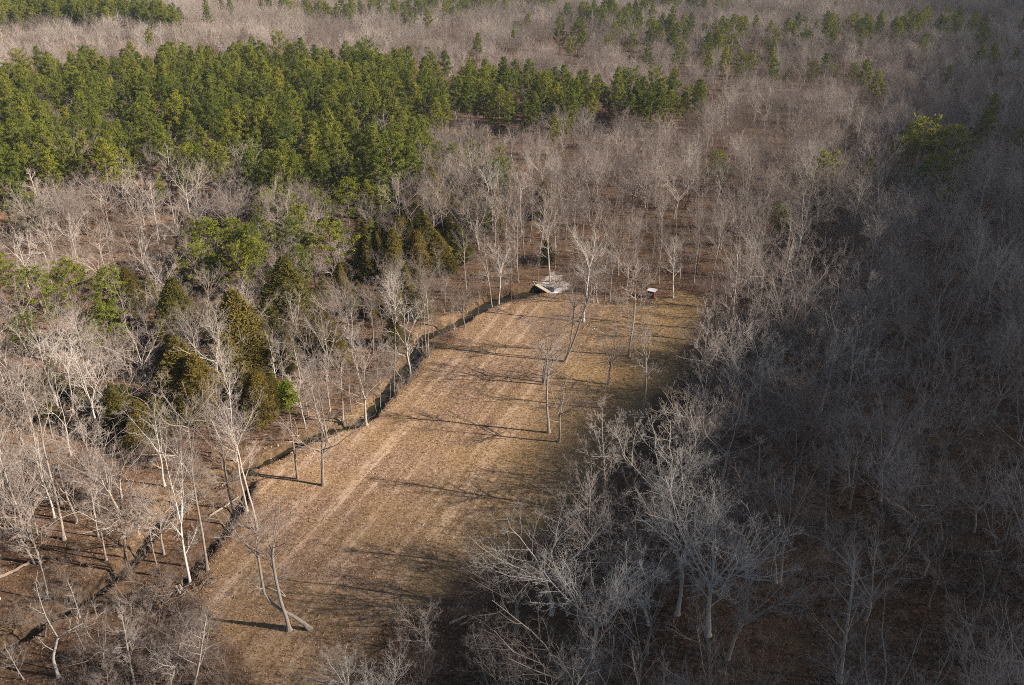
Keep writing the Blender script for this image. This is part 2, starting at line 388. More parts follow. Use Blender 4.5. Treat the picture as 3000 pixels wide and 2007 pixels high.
def bare_shape(style, seed, H=18.0, stems=1, bend=0.0, bark=None):
    g = random.Random(seed); P = STY[style]; tr, cr = MB(), MB()
    for s in range(stems):
        fk = g.uniform(*P['fork'])*H; phi = g.random()*6.28+s*math.pi
        base = Vector((math.cos(phi)*.35, math.sin(phi)*.35, -.35)) if stems > 1 else Vector((0, 0, -.35))
        d = Vector((math.cos(phi)*.16, math.sin(phi)*.16, 1)) if stems > 1 else Vector((g.gauss(0, .03), g.gauss(0, .03), 1))
        r0 = P['trad']*H*(.8 if stems > 1 else 1)*g.uniform(.85, 1.15)
        n = 9
        pts, rad = [base], [r0*2.0]; p = base.copy(); d.normalize()
        for i in range(n):
            k = (i+1)/n
            d = (d+Vector((g.gauss(0, P['wig']*.4), g.gauss(0, P['wig']*.4), .08))).normalized()
            if bend: d = Vector((-bend*max(0, math.sin(min(1, k*1.6)*math.pi)), g.gauss(0, .04), 1)).normalized()
            p = p+d*((fk+.35)/n); pts.append(p.copy()); rad.append(r0*(1-.38*k)*(1 if i else 1.1))
        tr.tube(pts, rad, 7)
        limbs = []
        nl = g.randint(*P['limbs'])
        for i in range(nl):
            a = R(g.uniform(*P['lang'])); ph = g.random()*.6+i*6.28/nl
            dd = d*math.cos(a)+perp(d, ph)*math.sin(a)
            L = (H-fk)*g.uniform(.85, 1.12)/max(math.cos(a), .55) if P['lrat'] < .5 else H*P['lrat']*g.uniform(.8, 1.1)
            limbs.append((pts[-1-(i % 2 if nl > 3 else 0)], dd, L, rad[-1]*g.uniform(.55, .75)))
        for i in range(P['side']):
            t = g.uniform(.55, .97) if P['side'] < 8 else .28+.70*(i+g.random())/P['side']
            q, dq, rq = along(pts, rad, t); a = R(g.uniform(40, 68)); ph = i*2.4+g.random()
            dd = dq*math.cos(a)+perp(dq, ph)*math.sin(a)
            L = H*(.24 if P['side'] < 8 else .42*(1.05-t)+.10)*g.uniform(.7, 1.2)
            limbs.append((q, dd, L, min(rq*.5, .09)))
        for q, dd, L, r in limbs:
            lp, lr = wander(q, dd, L, r, r*.20, 6, P['wig'], P['up']*1.2, g)
            tr.tube(lp, lr, 5); twigs(cr, lp, lr, L, 0, P, g)
    bark = bark or M_bark
    return tr.mesh('hero_trunk' if 'hero' in style else 'tree_trunk', bark), cr.mesh('tree_crown', M_twig if bark is not M_pale else M_pale), H

def tufts(P0, D, n, L, wd, g, axis_z=None):
    """n needle blades round every point of P0, leaning along D, their faces turned outwards from the stem"""
    m = len(P0); P = np.repeat(P0, n, 0); d = np.repeat(D, n, 0)*.75+g.normal(size=(m*n, 3))
    d /= np.linalg.norm(d, axis=1)[:, None]
    O = P0*np.array([1, 1, 0]); O = O/(np.linalg.norm(O, axis=1)[:, None]+.4); O[:, 2] += .45
    O = O+g.normal(size=O.shape)*.28
    nn = np.repeat(O, n, 0)+g.normal(size=(m*n, 3))*.38
    s = np.cross(d, nn); s /= np.linalg.norm(s, axis=1)[:, None]+1e-6
    ln = L*g.uniform(.6, 1.2, (m*n, 1)); P = P+g.normal(size=(m*n, 3))*L*.35
    a = P-d*ln*.3; b = P+d*ln*.7+s*wd; c = P+d*ln*.7-s*wd
    v = np.stack([a, b, c], 1).reshape(-1, 3); return v, np.arange(len(v)).reshape(-1, 3)
def pine_shape(seed, H=20.0, z0=.38, Rm=4.7, nb=66, flat=.62, cl=7, n=18):
    g = np.random.default_rng(seed); rr = random.Random(seed); tr = MB()
    pts = [Vector((0, 0, -.4))]; rad = [.25]
    for i in range(8):
        k = (i+1)/8; pts.append(Vector((rr.gauss(0, .12)*k, rr.gauss(0, .12)*k, H*.98*k))); rad.append(.21*(1-k)**.8+.02)
    tr.tube(pts, rad, 6)
    C, D = [], []
    for i in range(nb):
        t = (i+rr.random())/nb; z = H*(z0+(1-z0)*t); p, _, r = along(pts, rad, min(z/(H*.98), .99))
        prof = (1-t)**flat*min(1, .35+2.6*t)
        L = max(.5, Rm*prof*rr.uniform(.65, 1.25)); ph = i*2.4+rr.uniform(-.5, .5)
        d = Vector((math.cos(ph), math.sin(ph), rr.uniform(-.05, .35)+.5*t))
        bp, br = wander(p, d, L, min(.05, r*.5), .012, 3, .1, .08, rr)
        tr.tube(bp, br, 3)
        for k in range(max(2, int(cl*L/Rm*1.6))):
            q, dq, _ = along(bp, br, min(.99, .35+.65*rr.random()**.7))
            C.append(q+Vector((rr.gauss(0, .22), rr.gauss(0, .22), abs(rr.gauss(0, .18))))); D.append(dq+Vector((0, 0, .7)))
    v, f = tufts(np.array(C), np.array(D), n, .52, .068, g)
    return tr.mesh('tree_trunk', M_pinebark), mesh_np('tree_crown', v, f, [M_needle]), H
def cedar_shape(seed, H=11.0, Rm=2.6, N0=1500, n=13):
    g = np.random.default_rng(seed); tr = MB()
    tr.tube([Vector((0, 0, -.3)), Vector((.05, 0, H*.5)), Vector((0, .05, H*.97))], [.2, .12, .02], 6)
    t = g.random(N0)**1.25; ph = g.random(N0)*6.28
    lob = 1+.22*np.sin(ph*3+seed)+.15*np.sin(ph*5+t*9+seed)
    r = Rm*(1-t)**.8*np.minimum(1, .55+2.5*t)*lob*g.uniform(.5, 1.08, N0)
    z = H*(.04+.96*t); C = np.stack([r*np.cos(ph), r*np.sin(ph), z], 1)
    D = np.stack([.55*np.cos(ph), .55*np.sin(ph), np.full(N0, 1.)], 1)
    v, f = tufts(C, D, n, .48, .05, g)
    return tr.mesh('tree_trunk', M_pinebark), mesh_np('tree_crown', v, f, [M_cedar]), H

for k_, b_ in (('hero', 'broad'), ('herofan', 'vase')):
    STY[k_] = dict(STY[b_], n=[9, 7, 5], rmax=[.085, .042, .024], wig=.16)
SHAPE = {}
def add_shape(k, s): SHAPE[k] = s
for k, (st, sd, kw) in {
    'vase1': ('vase', 1, {}), 'vase2': ('vase', 2, {}), 'vase3': ('vase', 3, {}), 'vase4': ('vase', 44, {}),
    'tall1': ('tall', 4, {}), 'tall2': ('tall', 5, {}), 'tall3': ('tall', 6, {}),
    'leader1': ('leader', 7, {}), 'leader2': ('leader', 8, {}),
    'broad1': ('broad', 9, dict(H=16)), 'broad2': ('broad', 10, dict(H=16)), 'broad3': ('broad', 21, dict(H=16)), 'broad4': ('broad', 22, dict(H=16)),
    'crook1': ('crook', 11, dict(H=12, bark=M_pale)), 'crook2': ('crook', 12, dict(H=14)),
    'slim1': ('slim', 13, {}), 'slim2': ('slim', 14, {}), 'twin1': ('tall', 15, dict(stems=2)), 'twin2': ('vase', 16, dict(stems=2)),
    'pale1': ('fork', 17, dict(bark=M_pale)), 'pale2': ('tall', 18, dict(bark=M_pale)), 'snag1': ('snag', 19, {}), 'hero1': ('hero', 61, dict(bark=M_pale)), 'hero2': ('hero', 62, dict(bark=M_pale)), 'hero3': ('herofan', 63, dict(bark=M_pale)), 'hero4': ('herofan', 64, dict(bark=M_pale)), 'curve1': ('tall', 20, dict(bend=1.1)),  # hero shapes: sunlit look put into the colour with pale bark and twigs
}.items(): add_shape(k, bare_shape(st, sd, **kw))
for i in range(4): add_shape(f'pine{i+1}', pine_shape(30+i))
add_shape('pine5', pine_shape(35, H=16, z0=.20, Rm=6.0, nb=54, flat=.5, cl=8))
add_shape('pine6', pine_shape(36, H=16, z0=.16, Rm=6.8, nb=56, flat=.42, cl=8))
add_shape('lonepine', pine_shape(37, H=20, z0=.72, Rm=2.3, nb=26, flat=.5))
for i in range(4): add_shape(f'cedar{i+1}', cedar_shape(50+i, Rm=3.6+.3*i))
ADJ = dict(vase='vase-shaped', tall='tall high-crowned', leader='straight-leadered', broad='broad-crowned', crook='crooked', slim='slim', twin='twin-stemmed', pale='pale-barked', snag='snag-topped', hero='spreading', herofan='fan-crowned', curve='curved')

PLACED = []      # (x, y, radius) of every tree that stands
def plant(kind, shape, pos, h, rz, label, cat, group, lean=0.0, leany=0.0, sx=1.0):
    tm, cm, H = SHAPE[shape]; s = h/H
    o = empty(kind, (pos[0], pos[1], ground1(pos[0], pos[1])), 0)
    o.scale = (s*sx, s*sx, s); o.rotation_euler = (leany, lean, rz)
    link('trunk', tm, o); link('crown', cm, o)
    tag(o, label, cat, group); PLACED.append((pos[0], pos[1]))
    return o
LAND = []        # landmarks for the labels of the nameless trees: (px, py, short name)

# ------------------------------------------------------------------ trees that can be told apart: base pixel, top pixel, shape, what they are
def measure(b, tp):
    p = at(*b); d = ray(*tp); t = p[1]/d[1]
    h = CAM_H+d[2]*t-p[2]; dx = d[0]*t-p[0]
    return p, max(1.5, h), dx
def hand(kind, cat, group, rows):
    for i, (b, tp, shape, label) in enumerate(rows):
        p, h, dx = measure(b, tp)
        h = min(h*(1.12 if shape[:4] in ('pine', 'ceda') else 1), 27)
        lean = max(-.6, min(.6, math.atan2(dx, h))) if abs(dx) > .6 and shape != 'curve1' else 0
        field = kind == 'bare_tree' and i < 12
        if field: h = min(h*1.12, 26); lean *= .45 if i < 10 else 1
        plant(kind, shape, p, h/math.cos(lean), rnd.uniform(0, 6.28) if shape != 'curve1' else 0.0, label, cat, group, lean, 0, 1.45 if shape in ('pine5', 'pine6') and b[1] > 520 else 1.3 if shape.startswith('cedar') else 1.12 if 'hero' in shape or field else .70 if h > 25 else .88 if h > 21 else 1.0)
        LAND.append((b[0], b[1], label))
BARE = [
 ((872+75, 1422), (895, 1195), 'vase2', 'forked pale bare tree standing alone in the field near the slim pine'),
 ((1590, 1123), (1640, 905), 'twin2', 'twin-stemmed bare tree casting two long shadows across the middle of the field'),
 ((1608, 1267), (1655, 1010), 'tall2', 'slim straight bare tree beside the dark spreading tree in the field'),
 ((1637, 1296), (1705, 1070), 'vase4', 'dark-trunked bare tree with spreading crown in the lower middle of the field'),
 ((1709, 943), (1732, 700), 'pale2', 'pale straight bare tree on the field with a long thin shadow'),
 ((1781, 1126), (1835, 945), 'vase3', 'two-limbed bare tree on the field near the broken stump'),
 ((1842, 1042), (1905, 775), 'tall3', 'tall bare tree behind the stump at the shaded side of the field'),
 ((1883, 1207), (1915, 955), 'tall1', 'open-crowned bare tree with long side limbs near the shaded field edge'),
 ((1647, 1060), (1690, 790), 'twin1', 'tall multi-stemmed bare tree in the upper middle of the field'),
 ((1472, 1781), (1460, 1465), 'snag1', 'thin flat-topped bare tree at the lower right corner of the field'),
 ((848, 1845), (795, 1520), 'tall2', 'straight-trunked bare tree with broken limb in the lower field'),
 ((914, 1845), (800, 1490), 'curve1', 'curved dark-trunked bare tree leaning over its straight neighbour in the lower field'),
 ((1000, 2025), (850, 1875), 'vase1', 'leaning bare tree reaching over the lower field from the bottom thicket'),
 ((111, 1649), (75, 1345), 'twin2', 'fork-trunked bare tree beside the fallen log on the leaf litter'),
 ((188, 1581), (145, 1110), 'snag1', 'very tall snag-topped bare tree in the lower left wood'),
 ((378, 1679), (280, 1290), 'vase4', 'stout bare tree with drooping limbs above the old channel'),
 ((466, 1690), (415, 1440), 'slim1', 'thin bare tree between the two creek channels'),
 ((556, 1702), (480, 1240), 'pale1', 'big pale forked tree at the foot of the dark ditch'),
 ((607, 1670), (545, 1240), 'tall2', 'tall bare tree on the ditch edge next to the big pale fork'),
 ((692, 1540), (655, 1210), 'tall1', 'upright bare tree on the inner edge of the ditch'),
 ((724, 1499), (688, 1180), 'slim2', 'slim bare tree at the head of the ditch'),
 ((754, 1551), (705, 1180), 'tall3', 'tall straight bare tree on the field edge of the ditch'),
 ((171, 1982), (120, 1700), 'crook1', 'white-barked crooked tree with twisted arms in the bottom corner'),
 ((30, 1399), (0, 1105), 'tall2', 'bare tree with a thick leaning trunk at the left border of the wood'),
 ((359, 1469), (325, 1240), 'vase1', 'bare tree on the leafy bank above the old channel'),
 ((305, 1955), (262, 1750), 'broad1', 'shrubby bare tree behind the white-barked crooked tree'),
 ((395, 2010), (355, 1790), 'leader1', 'straight-leadered bare tree at the bottom of the thicket'),
 ((500, 2010), (490, 1780), 'broad2', 'twiggy bare tree in the middle of the bottom thicket'),
 ((568, 2010), (600, 1760), 'leader2', 'right-leaning bare tree at the edge of the bottom thicket'),
 ((1253, 1050), (1270, 790), 'twin1', 'large twin-trunked bare tree on the creek bank'),
 ((1201, 1106), (1195, 850), 'pale1', 'white-trunked bare tree beside the leaning one on the creek bank'),
 ((1184, 1104), (1112, 960), 'crook2', 'bare tree leaning left over the creek'),
 ((1155, 1142), (1148, 850), 'slim1', 'slim bare tree rising from the dark creek bend'),
 ((1144, 1156), (1130, 1064), 'slim2', 'small bare sapling tree at the dark creek bend'),
 ((1074, 1246), (1055, 960), 'vase1', 'fan-crowned pale bare tree on the field bank of the creek'),
 ((1016, 1255), (1006, 1180), 'slim1', 'short thin tree on the bank beside the sandbar'),
 ((960, 1290), (965, 985), 'twin1', 'pair-stemmed slim tree where the creek turns along the field'),
 ((1004, 1230), (1000, 1030), 'tall2', 'bare tree rooted on the yellow sandbar'),
 ((1029, 1205), (1027, 1050), 'slim2', 'thin straight tree at the back of the yellow sandbar'),
 ((1060, 1179), (1045, 1085), 'slim1', 'low thin tree beyond the yellow sandbar'),
 ((1102, 1196), (1085, 1085), 'slim2', 'left one of two thin trees on the creek side'),
 ((1115, 1186), (1108, 1065), 'slim1', 'right one of two thin trees on the creek side'),
 ((1176, 1129), (1172, 1060), 'slim2', 'short pole-like tree beside the leaning creek tree'),
 ((1238, 1026), (1232, 850), 'tall1', 'tall thin tree just behind the twin-trunked creek tree'),
 ((1272, 1007), (1270, 880), 'slim1', 'thin tree in the creek bed beyond the twin trunks'),
 ((1301, 915), (1315, 800), 'tall2', 'bare tree with bowed trunk on the far sandy bank'),
 ((1331, 966), (1326, 870), 'slim2', 'thin tree on the sandy strip inside the creek bend'),
 ((1362, 961), (1372, 800), 'vase3', 'forked bare tree at the upper field bank of the creek'),
 ((1402, 916), (1400, 815), 'slim1', 'thin pole-like tree beside the open pool'),
 ((1442, 888), (1430, 720), 'tall3', 'bare tree on the pool bank, first of three in a row'),
 ((1461, 879), (1468, 690), 'pale2', 'pale bare tree on the pool bank, middle of three in a row'),
 ((1497, 869), (1490, 710), 'tall1', 'bare tree on the pool bank, last of three in a row'),
 ((1611, 826), (1640, 620), 'pale2', 'tall white-topped tree directly behind the gravel patch'),
 ((1577, 833), (1590, 745), 'slim2', 'thin tree at the far end of the concrete slab'),
 ((1723, 890), (1742, 690), 'tall1', 'slim bare tree at the top edge of the field, left of three'),
 ((1738, 887), (1768, 720), 'tall3', 'slim bare tree at the top edge of the field, middle of three'),
 ((1750, 885), (1790, 725), 'vase4', 'dark slim tree at the top edge of the field, right of three'),
 ((1773, 879), (1778, 740), 'slim1', 'thin bare tree just left of the dark woodpile'),
 ((1785, 884), (1805, 730), 'tall2', 'bare tree directly behind the dark woodpile'),
 ((1972, 873), (1987, 690), 'pale2', 'pale straight tree right of the red shed'),
 ((1877, 873), (1905, 735), 'vase3', 'right-leaning tree just left of the red shed'),
 ((1950, 1540), (1905, 1150), 'hero1', 'great sunlit-twigged tree spreading over the lower right field edge'),
 ((1615, 1800), (1645, 1430), 'hero3', 'wide fan-crowned tree at the right foot of the field'),
 ((1735, 1925), (1720, 1585), 'hero2', 'forked sunlit-twigged tree below the wide fan-crowned tree'),
 ((1690, 2030), (1738, 1770), 'hero4', 'bushy-topped sunlit tree at the bottom edge of the shaded wood'),
 ((2075, 1860), (2130, 1425), 'hero2', 'huge bright-twigged tree with a dark leaning trunk in the shaded wood'),
 ((1985, 1800), (1965, 1390), 'hero3', 'bright many-limbed tree between the two largest sunlit crowns'),
 ((1900, 1830), (1880, 1560), 'hero1', 'drooping-limbed sunlit tree in front of the huge bright-twigged tree'),
 ((2461, 1998), (2515, 1590), 'leader1', 'lone lit straight-leadered tree in the dark lower right wood'),
 ((1150, 2130), (1120, 1885), 'hero1', 'pale crown rising from the bottom edge below the field'),
 ((1030, 2120), (1060, 1900), 'hero2', 'pale twiggy crown at the bottom edge beside the lower field'),
 ((1430, 2010), (1400, 1820), 'leader2', 'slender dark tree at the bottom between field and shaded wood'),
 ((2225, 1160), (2232, 915), 'hero4', 'pointed pale crown in the wood right of the field'),
 ((2180, 1230), (2195, 985), 'hero2', 'bright round-topped tree right of the field'),
 ((2355, 1100), (2362, 842), 'leader1', 'narrow upswept bright tree deeper in the shaded wood'),
 ((2622, 995), (2600, 815), 'vase2', 'vase-shaped dim tree deep in the shaded wood'),
 ((2445, 1350), (2490, 1125), 'leader2', 'many-limbed tawny tree in the middle of the shaded wood'),
 ((2225, 1340), (2242, 1130), 'vase4', 'white-limbed vase tree above the huge bright-twigged tree'),
 ((2953, 1080), (2990, 795), 'vase3', 'dark tall tree at the right border of the shaded wood'),
 ((2055, 1072), (2058, 895), 'vase4', 'bushy tree on the right edge of the field with an arched limb'),
 ((2050, 1200), (2045, 1050), 'broad2', 'low spreading tree on the right edge of the field'),
 ((2190, 870), (2222, 675), 'pale2', 'pale slender trunk in the wood beyond the field corner'),
 ((2299, 1593), (2312, 1375), 'tall3', 'dim forked tree among dark trunks of the shaded wood'),
 ((2419, 1545), (2442, 1290), 'tall1', 'dim grey-trunked tree above the lone lit tree'),
 ((2709, 1685), (2725, 1530), 'broad2', 'dim broad tree right of the lone lit tree'),
 ((3005, 1640), (2960, 1330), 'broad3', 'dim wide tree filling the right border'),
 ((51, 1208), (15, 1010), 'tall2', 'tall pale trunk leaning at the left border below the pines'),
 ((335, 1243), (300, 1010), 'broad1', 'broad fan-shaped bare tree among the olive cedars'),
 ((538, 1050), (525, 915), 'pale1', 'white spreading tree between two olive cedars'),
 ((590, 1067), (598, 955), 'pale1', 'smaller white tree next to the white spreading tree'),
 ((449, 1119), (440, 1000), 'tall2', 'whitish short-branched tree left of the olive cedars'),
 ((560, 922), (556, 800), 'slim1', 'slim pale tree below the bright green pine'),
 ((436, 841), (450, 680), 'pale1', 'big pale fan-crowned tree left of the bright green pine'),
 ((231, 794), (240, 675), 'broad4', 'wide pale fan tree in the left wood'),
 ((744, 948), (762, 800), 'vase3', 'pale upright tree behind the double cedar'),
 ((790, 1012), (792, 915), 'vase2', 'many-stemmed pale tree before the double cedar'),
 ((359, 611), (372, 460), 'pale1', 'large white tree at the front edge of the pine stand'),
 ((1235, 568), (1240, 420), 'pale1', 'tall white tree right of the pine stand corner'),
 ((1261, 427), (1267, 325), 'pale2', 'white trunk in the gap below the pine stand'),
 ((1124, 658), (1132, 590), 'pale1', 'low white fan tree before the dark cedars'),
 ((1887, 474), (1888, 370), 'pale1', 'white-limbed tree standing out in the middle of the grey wood'),
 ((1923, 453), (1940, 350), 'pale1', 'white-limbed tree with sweeping arms in the middle of the grey wood'),
 ((1756, 667), (1765, 580), 'pale2', 'thin white forked tree in the open wood behind the field'),
 ((2009, 598), (2022, 445), 'pale2', 'tall white trunk left of the half-hidden pine'),
 ((2085, 427), (2097, 305), 'pale2', 'straight white tree with forked top in the far grey wood'),
 ((2100, 598), (2102, 465), 'pale1', 'white tree growing in front of the half-hidden pine'),
 ((2209, 363), (2222, 285), 'pale1', 'double-crowned white tree far up in the grey wood'),
]
hand('bare_tree', 'tree', 'bare trees', BARE)
PINE = [
 ((872, 1404), (845, 1120), 'lonepine', 'lone slim pine with a green tuft high above the lower field'),
 ((239, 925), (232, 790), 'pine6', 'flat-topped pine with a visible dark trunk'),
 ((316, 930), (318, 805), 'pine5', 'spreading green pine right of the flat-topped pine'),
 ((325, 1035), (312, 905), 'pine6', 'layered pine above the broad fan-shaped bare tree'),
 ((75, 1045), (65, 940), 'pine5', 'small blue-green pine near the left border'),
 ((150, 965), (135, 810), 'pine6', 'half-hidden green pine left of the flat-topped pine'),
 ((620, 800), (612, 660), 'pine5', 'bright sunlit pine in the left wood, upper of two'),
 ((585, 860), (582, 740), 'pine6', 'bright sunlit pine in the left wood, lower of two'),
 ((979, 800), (985, 665), 'pine6', 'yellow-green pine at the edge of the dark cedars'),
 ((1022, 660), (1020, 540), 'pine5', 'green pine above the yellow-green pine'),
 ((700, 770), (690, 655), 'pine5', 'green pine right of the two bright sunlit pines'),
 ((1115, 650), (1120, 555), 'pine6', 'light green pine behind the low white fan tree'),
 ((1085, 735), (1085, 650), 'pine1', 'small green pine before the dark cedars'),
 ((30, 650), (8, 530), 'pine5', 'tall pine at the left border, upper of two'),
 ((75, 700), (92, 595), 'pine6', 'rounded yellow-green pine at the left border, lower of two'),
 ((5, 860), (12, 745), 'pine5', 'pine cut by the left border above the wide pale fan tree'),
 ((1256, 122), (1260, 35), 'pine1', 'single upright pine standing in the far bare wood'),
 ((1190, 66), (1190, 22), 'pine5', 'round-headed pine left of the single upright pine'),
 ((1395, 200), (1402, 108), 'pine2', 'tall cone-topped pine rising over the stand'),
 ((1504, 172), (1503, 88), 'lonepine', 'thin-stemmed pine alone in the far bare wood'),
 ((1640, 158), (1643, 62), 'pine5', 'left pine of the tall cluster of three'),
 ((1692, 165), (1690, 68), 'pine6', 'right pine of the tall cluster of three'),
 ((1668, 190), (1670, 118), 'pine2', 'lower front pine of the tall cluster of three'),
 ((1850, 172), (1858, 108), 'pine6', 'broad pine in the far wood, left of the pair'),
 ((1895, 205), (1898, 140), 'pine5', 'lower pine of the far pair'),
 ((1988, 220), (1992, 135), 'pine6', 'dark pine at the far right end of the pine row'),
 ((1573, 395), (1572, 308), 'pine2', 'narrow pine below the stand, tallest of a small group'),
 ((1540, 400), (1543, 330), 'pine5', 'wide pine below the stand beside the narrow one'),
 ((1485, 395), (1485, 345), 'pine6', 'yellowish pine below the stand, leftmost of a small group'),
 ((1790, 362), (1785, 300), 'pine2', 'small solitary green pine in the grey wood below the stand'),
 ((2132, 160), (2131, 112), 'pine6', 'small dark pine high in the grey wood'),
 ((2160, 222), (2162, 155), 'pine5', 'wide dark pine in the far grey wood, left of a pair'),
 ((2192, 225), (2190, 158), 'pine6', 'wide dark pine in the far grey wood, right of a pair'),
 ((2058, 198), (2060, 135), 'pine5', 'dark pine between the far pine pairs'),
 ((2050, 308), (2052, 245), 'pine6', 'dark pine at the end of the stand facing the grey wood'),
 ((2372, 252), (2370, 187), 'pine6', 'large dark pine heading the row in the dim far wood'),
 ((2440, 242), (2440, 195), 'pine5', 'dark pine in the row of the dim far wood, middle one'),
 ((2500, 258), (2505, 195), 'pine6', 'flat-crowned dark pine ending the row in the dim far wood'),
 ((2300, 250), (2298, 210), 'pine5', 'low dark pine before the row in the dim far wood'),
 ((2406, 600), (2420, 468), 'pine6', 'tufted olive pine standing alone in the grey wood'),
 ((2690, 540), (2700, 375), 'pine6', 'left crown of the big dark pine clump'),
 ((2765, 545), (2780, 395), 'pine5', 'right crown of the big dark pine clump'),
 ((2650, 500), (2655, 380), 'pine5', 'rear crown of the big dark pine clump'),
 ((2722, 620), (2730, 480), 'pine6', 'front low crown of the big dark pine clump'),
 ((2846, 450), (2842, 338), 'pine5', 'olive pine behind the big dark pine clump'),
 ((2985, 490), (2990, 392), 'pine6', 'very dark pine at the right border, upper one'),
 ((2990, 650), (2992, 555), 'pine5', 'olive-dark pine at the right border, lower one'),
 ((2088, 545), (2090, 455), 'pine5', 'half-hidden pine behind the white tree'),
 ((2275, 690), (2282, 610), 'pine5', 'faint greenish pine in the middle of the shaded wood'),
 ((2530, 590), (2540, 480), 'pine1', 'faint thin pine between tufted pine and dark clump'),
 ((2240, 172), (2242, 125), 'pine5', 'dark pine on its own above the dim row'),
]
hand('pine_tree', 'tree', 'pines', PINE)
CEDAR = [
 ((517, 985), (505, 836), 'rounded olive cedar left of the white spreading tree'),
 ((714, 1095), (690, 885), 'biggest cone-shaped olive cedar of the left wood'),
 ((790, 920), (785, 845), 'left half of the double cedar'),
 ((850, 945), (830, 778), 'tall brown half of the double cedar'),
 ((890, 1010), (875, 900), 'cedar spilling downhill right of the double cedar'),
 ((812, 1080), (825, 958), 'dark cedar between the biggest cedar and the creek trees'),
 ((550, 1200), (525, 1020), 'tall olive cedar below the white spreading tree'),
 ((605, 1220), (590, 1065), 'brownish cedar leaning on the tall olive cedar'),
 ((380, 1220), (372, 1135), 'dark small cedar right of the broad fan-shaped bare tree'),
 ((425, 1300), (402, 1190), 'cedar veiled by bare branches above the big pale fork'),
 ((765, 1230), (742, 1105), 'olive-green cedar beside the lone slim pine'),
 ((105, 1190), (70, 1090), 'small dark green cedar near the left border trunk'),
 ((1090, 810), (1090, 700), 'bronze cedar at the left end of the cedar bank'),
 ((1155, 815), (1150, 690), 'dark cedar in the cedar bank, second from the left'),
 ((1222, 805), (1225, 690), 'dark green cedar in the middle of the cedar bank'),
 ((1290, 800), (1300, 700), 'bronze-tipped cedar in the cedar bank'),
 ((1345, 770), (1342, 675), 'cedar at the right end of the cedar bank'),
 ((1250, 740), (1240, 645), 'cedar on top of the bank, right of the brown one'),
 ((1180, 735), (1190, 640), 'brown cedar on top of the bank'),
 ((1256, 632), (1265, 508), 'tall brown cedar right of the tall white tree'),
 ((1333, 612), (1320, 525), 'brown-green cedar near the small pine group'),
 ((1345, 660), (1352, 590), 'low dark cedar below the brown-green cedar'),
 ((1440, 662), (1432, 568), 'thin brown cedar in the bare wood'),
 ((1592, 635), (1597, 545), 'dark ragged cedar by the open wood'),
 ((1602, 770), (1600, 712), 'small cedar behind the gravel patch'),
 ((1250, 430), (1242, 378), 'small dark cedar under the white trunk'),
 ((1385, 412), (1385, 370), 'low cedar in the gap below the stand, left one'),
 ((1418, 422), (1420, 376), 'low cedar in the gap below the stand, right one'),
 ((1318, 440), (1315, 393), 'pointed low cedar in the gap below the stand'),
 ((385, 860), (385, 788), 'faint cedar behind the spreading green pine'),
 ((548, 672), (542, 615), 'small bronze cedar below the pine stand'),
 ((640, 700), (645, 640), 'olive cedar at the front of the pine stand'),
 ((960, 1000), (955, 925), 'dark cedar behind the fan-crowned pale bare tree'),
 ((1160, 1010), (1165, 935), 'small green cedar by the leaning creek tree'),
 ((1240, 930), (1250, 860), 'small green cedar behind the twin-trunked creek tree'),
 ((905, 905), (910, 835), 'cedar in the gap between double cedar and cedar bank'),
]
hand('cedar_tree', 'tree', 'cedars', [(b, tp, f'cedar{i % 4+1}', lab) for i, (b, tp, lab) in enumerate(CEDAR)])

# the broken limb hanging on the straight field tree
for o in [q for q in col.objects if q.get('label', '').startswith('straight-trunked bare tree with broken limb')]:
    s = o.scale[2]; g = random.Random(4); m = MB()
    for k in range(3):
        p_, r_ = wander(Vector((.1, 0, 5.2)), Vector((-1, .2*k-.2, .1+.14*k)), 2.6-.6*k, .09-.02*k, .03, 5, .16, 0, g); m.tube(p_, r_, 5, True)
    lb = m.build('broken_limb', M_pale, o, True); lb['label'] = 'bleached broken limb hanging on the trunk'

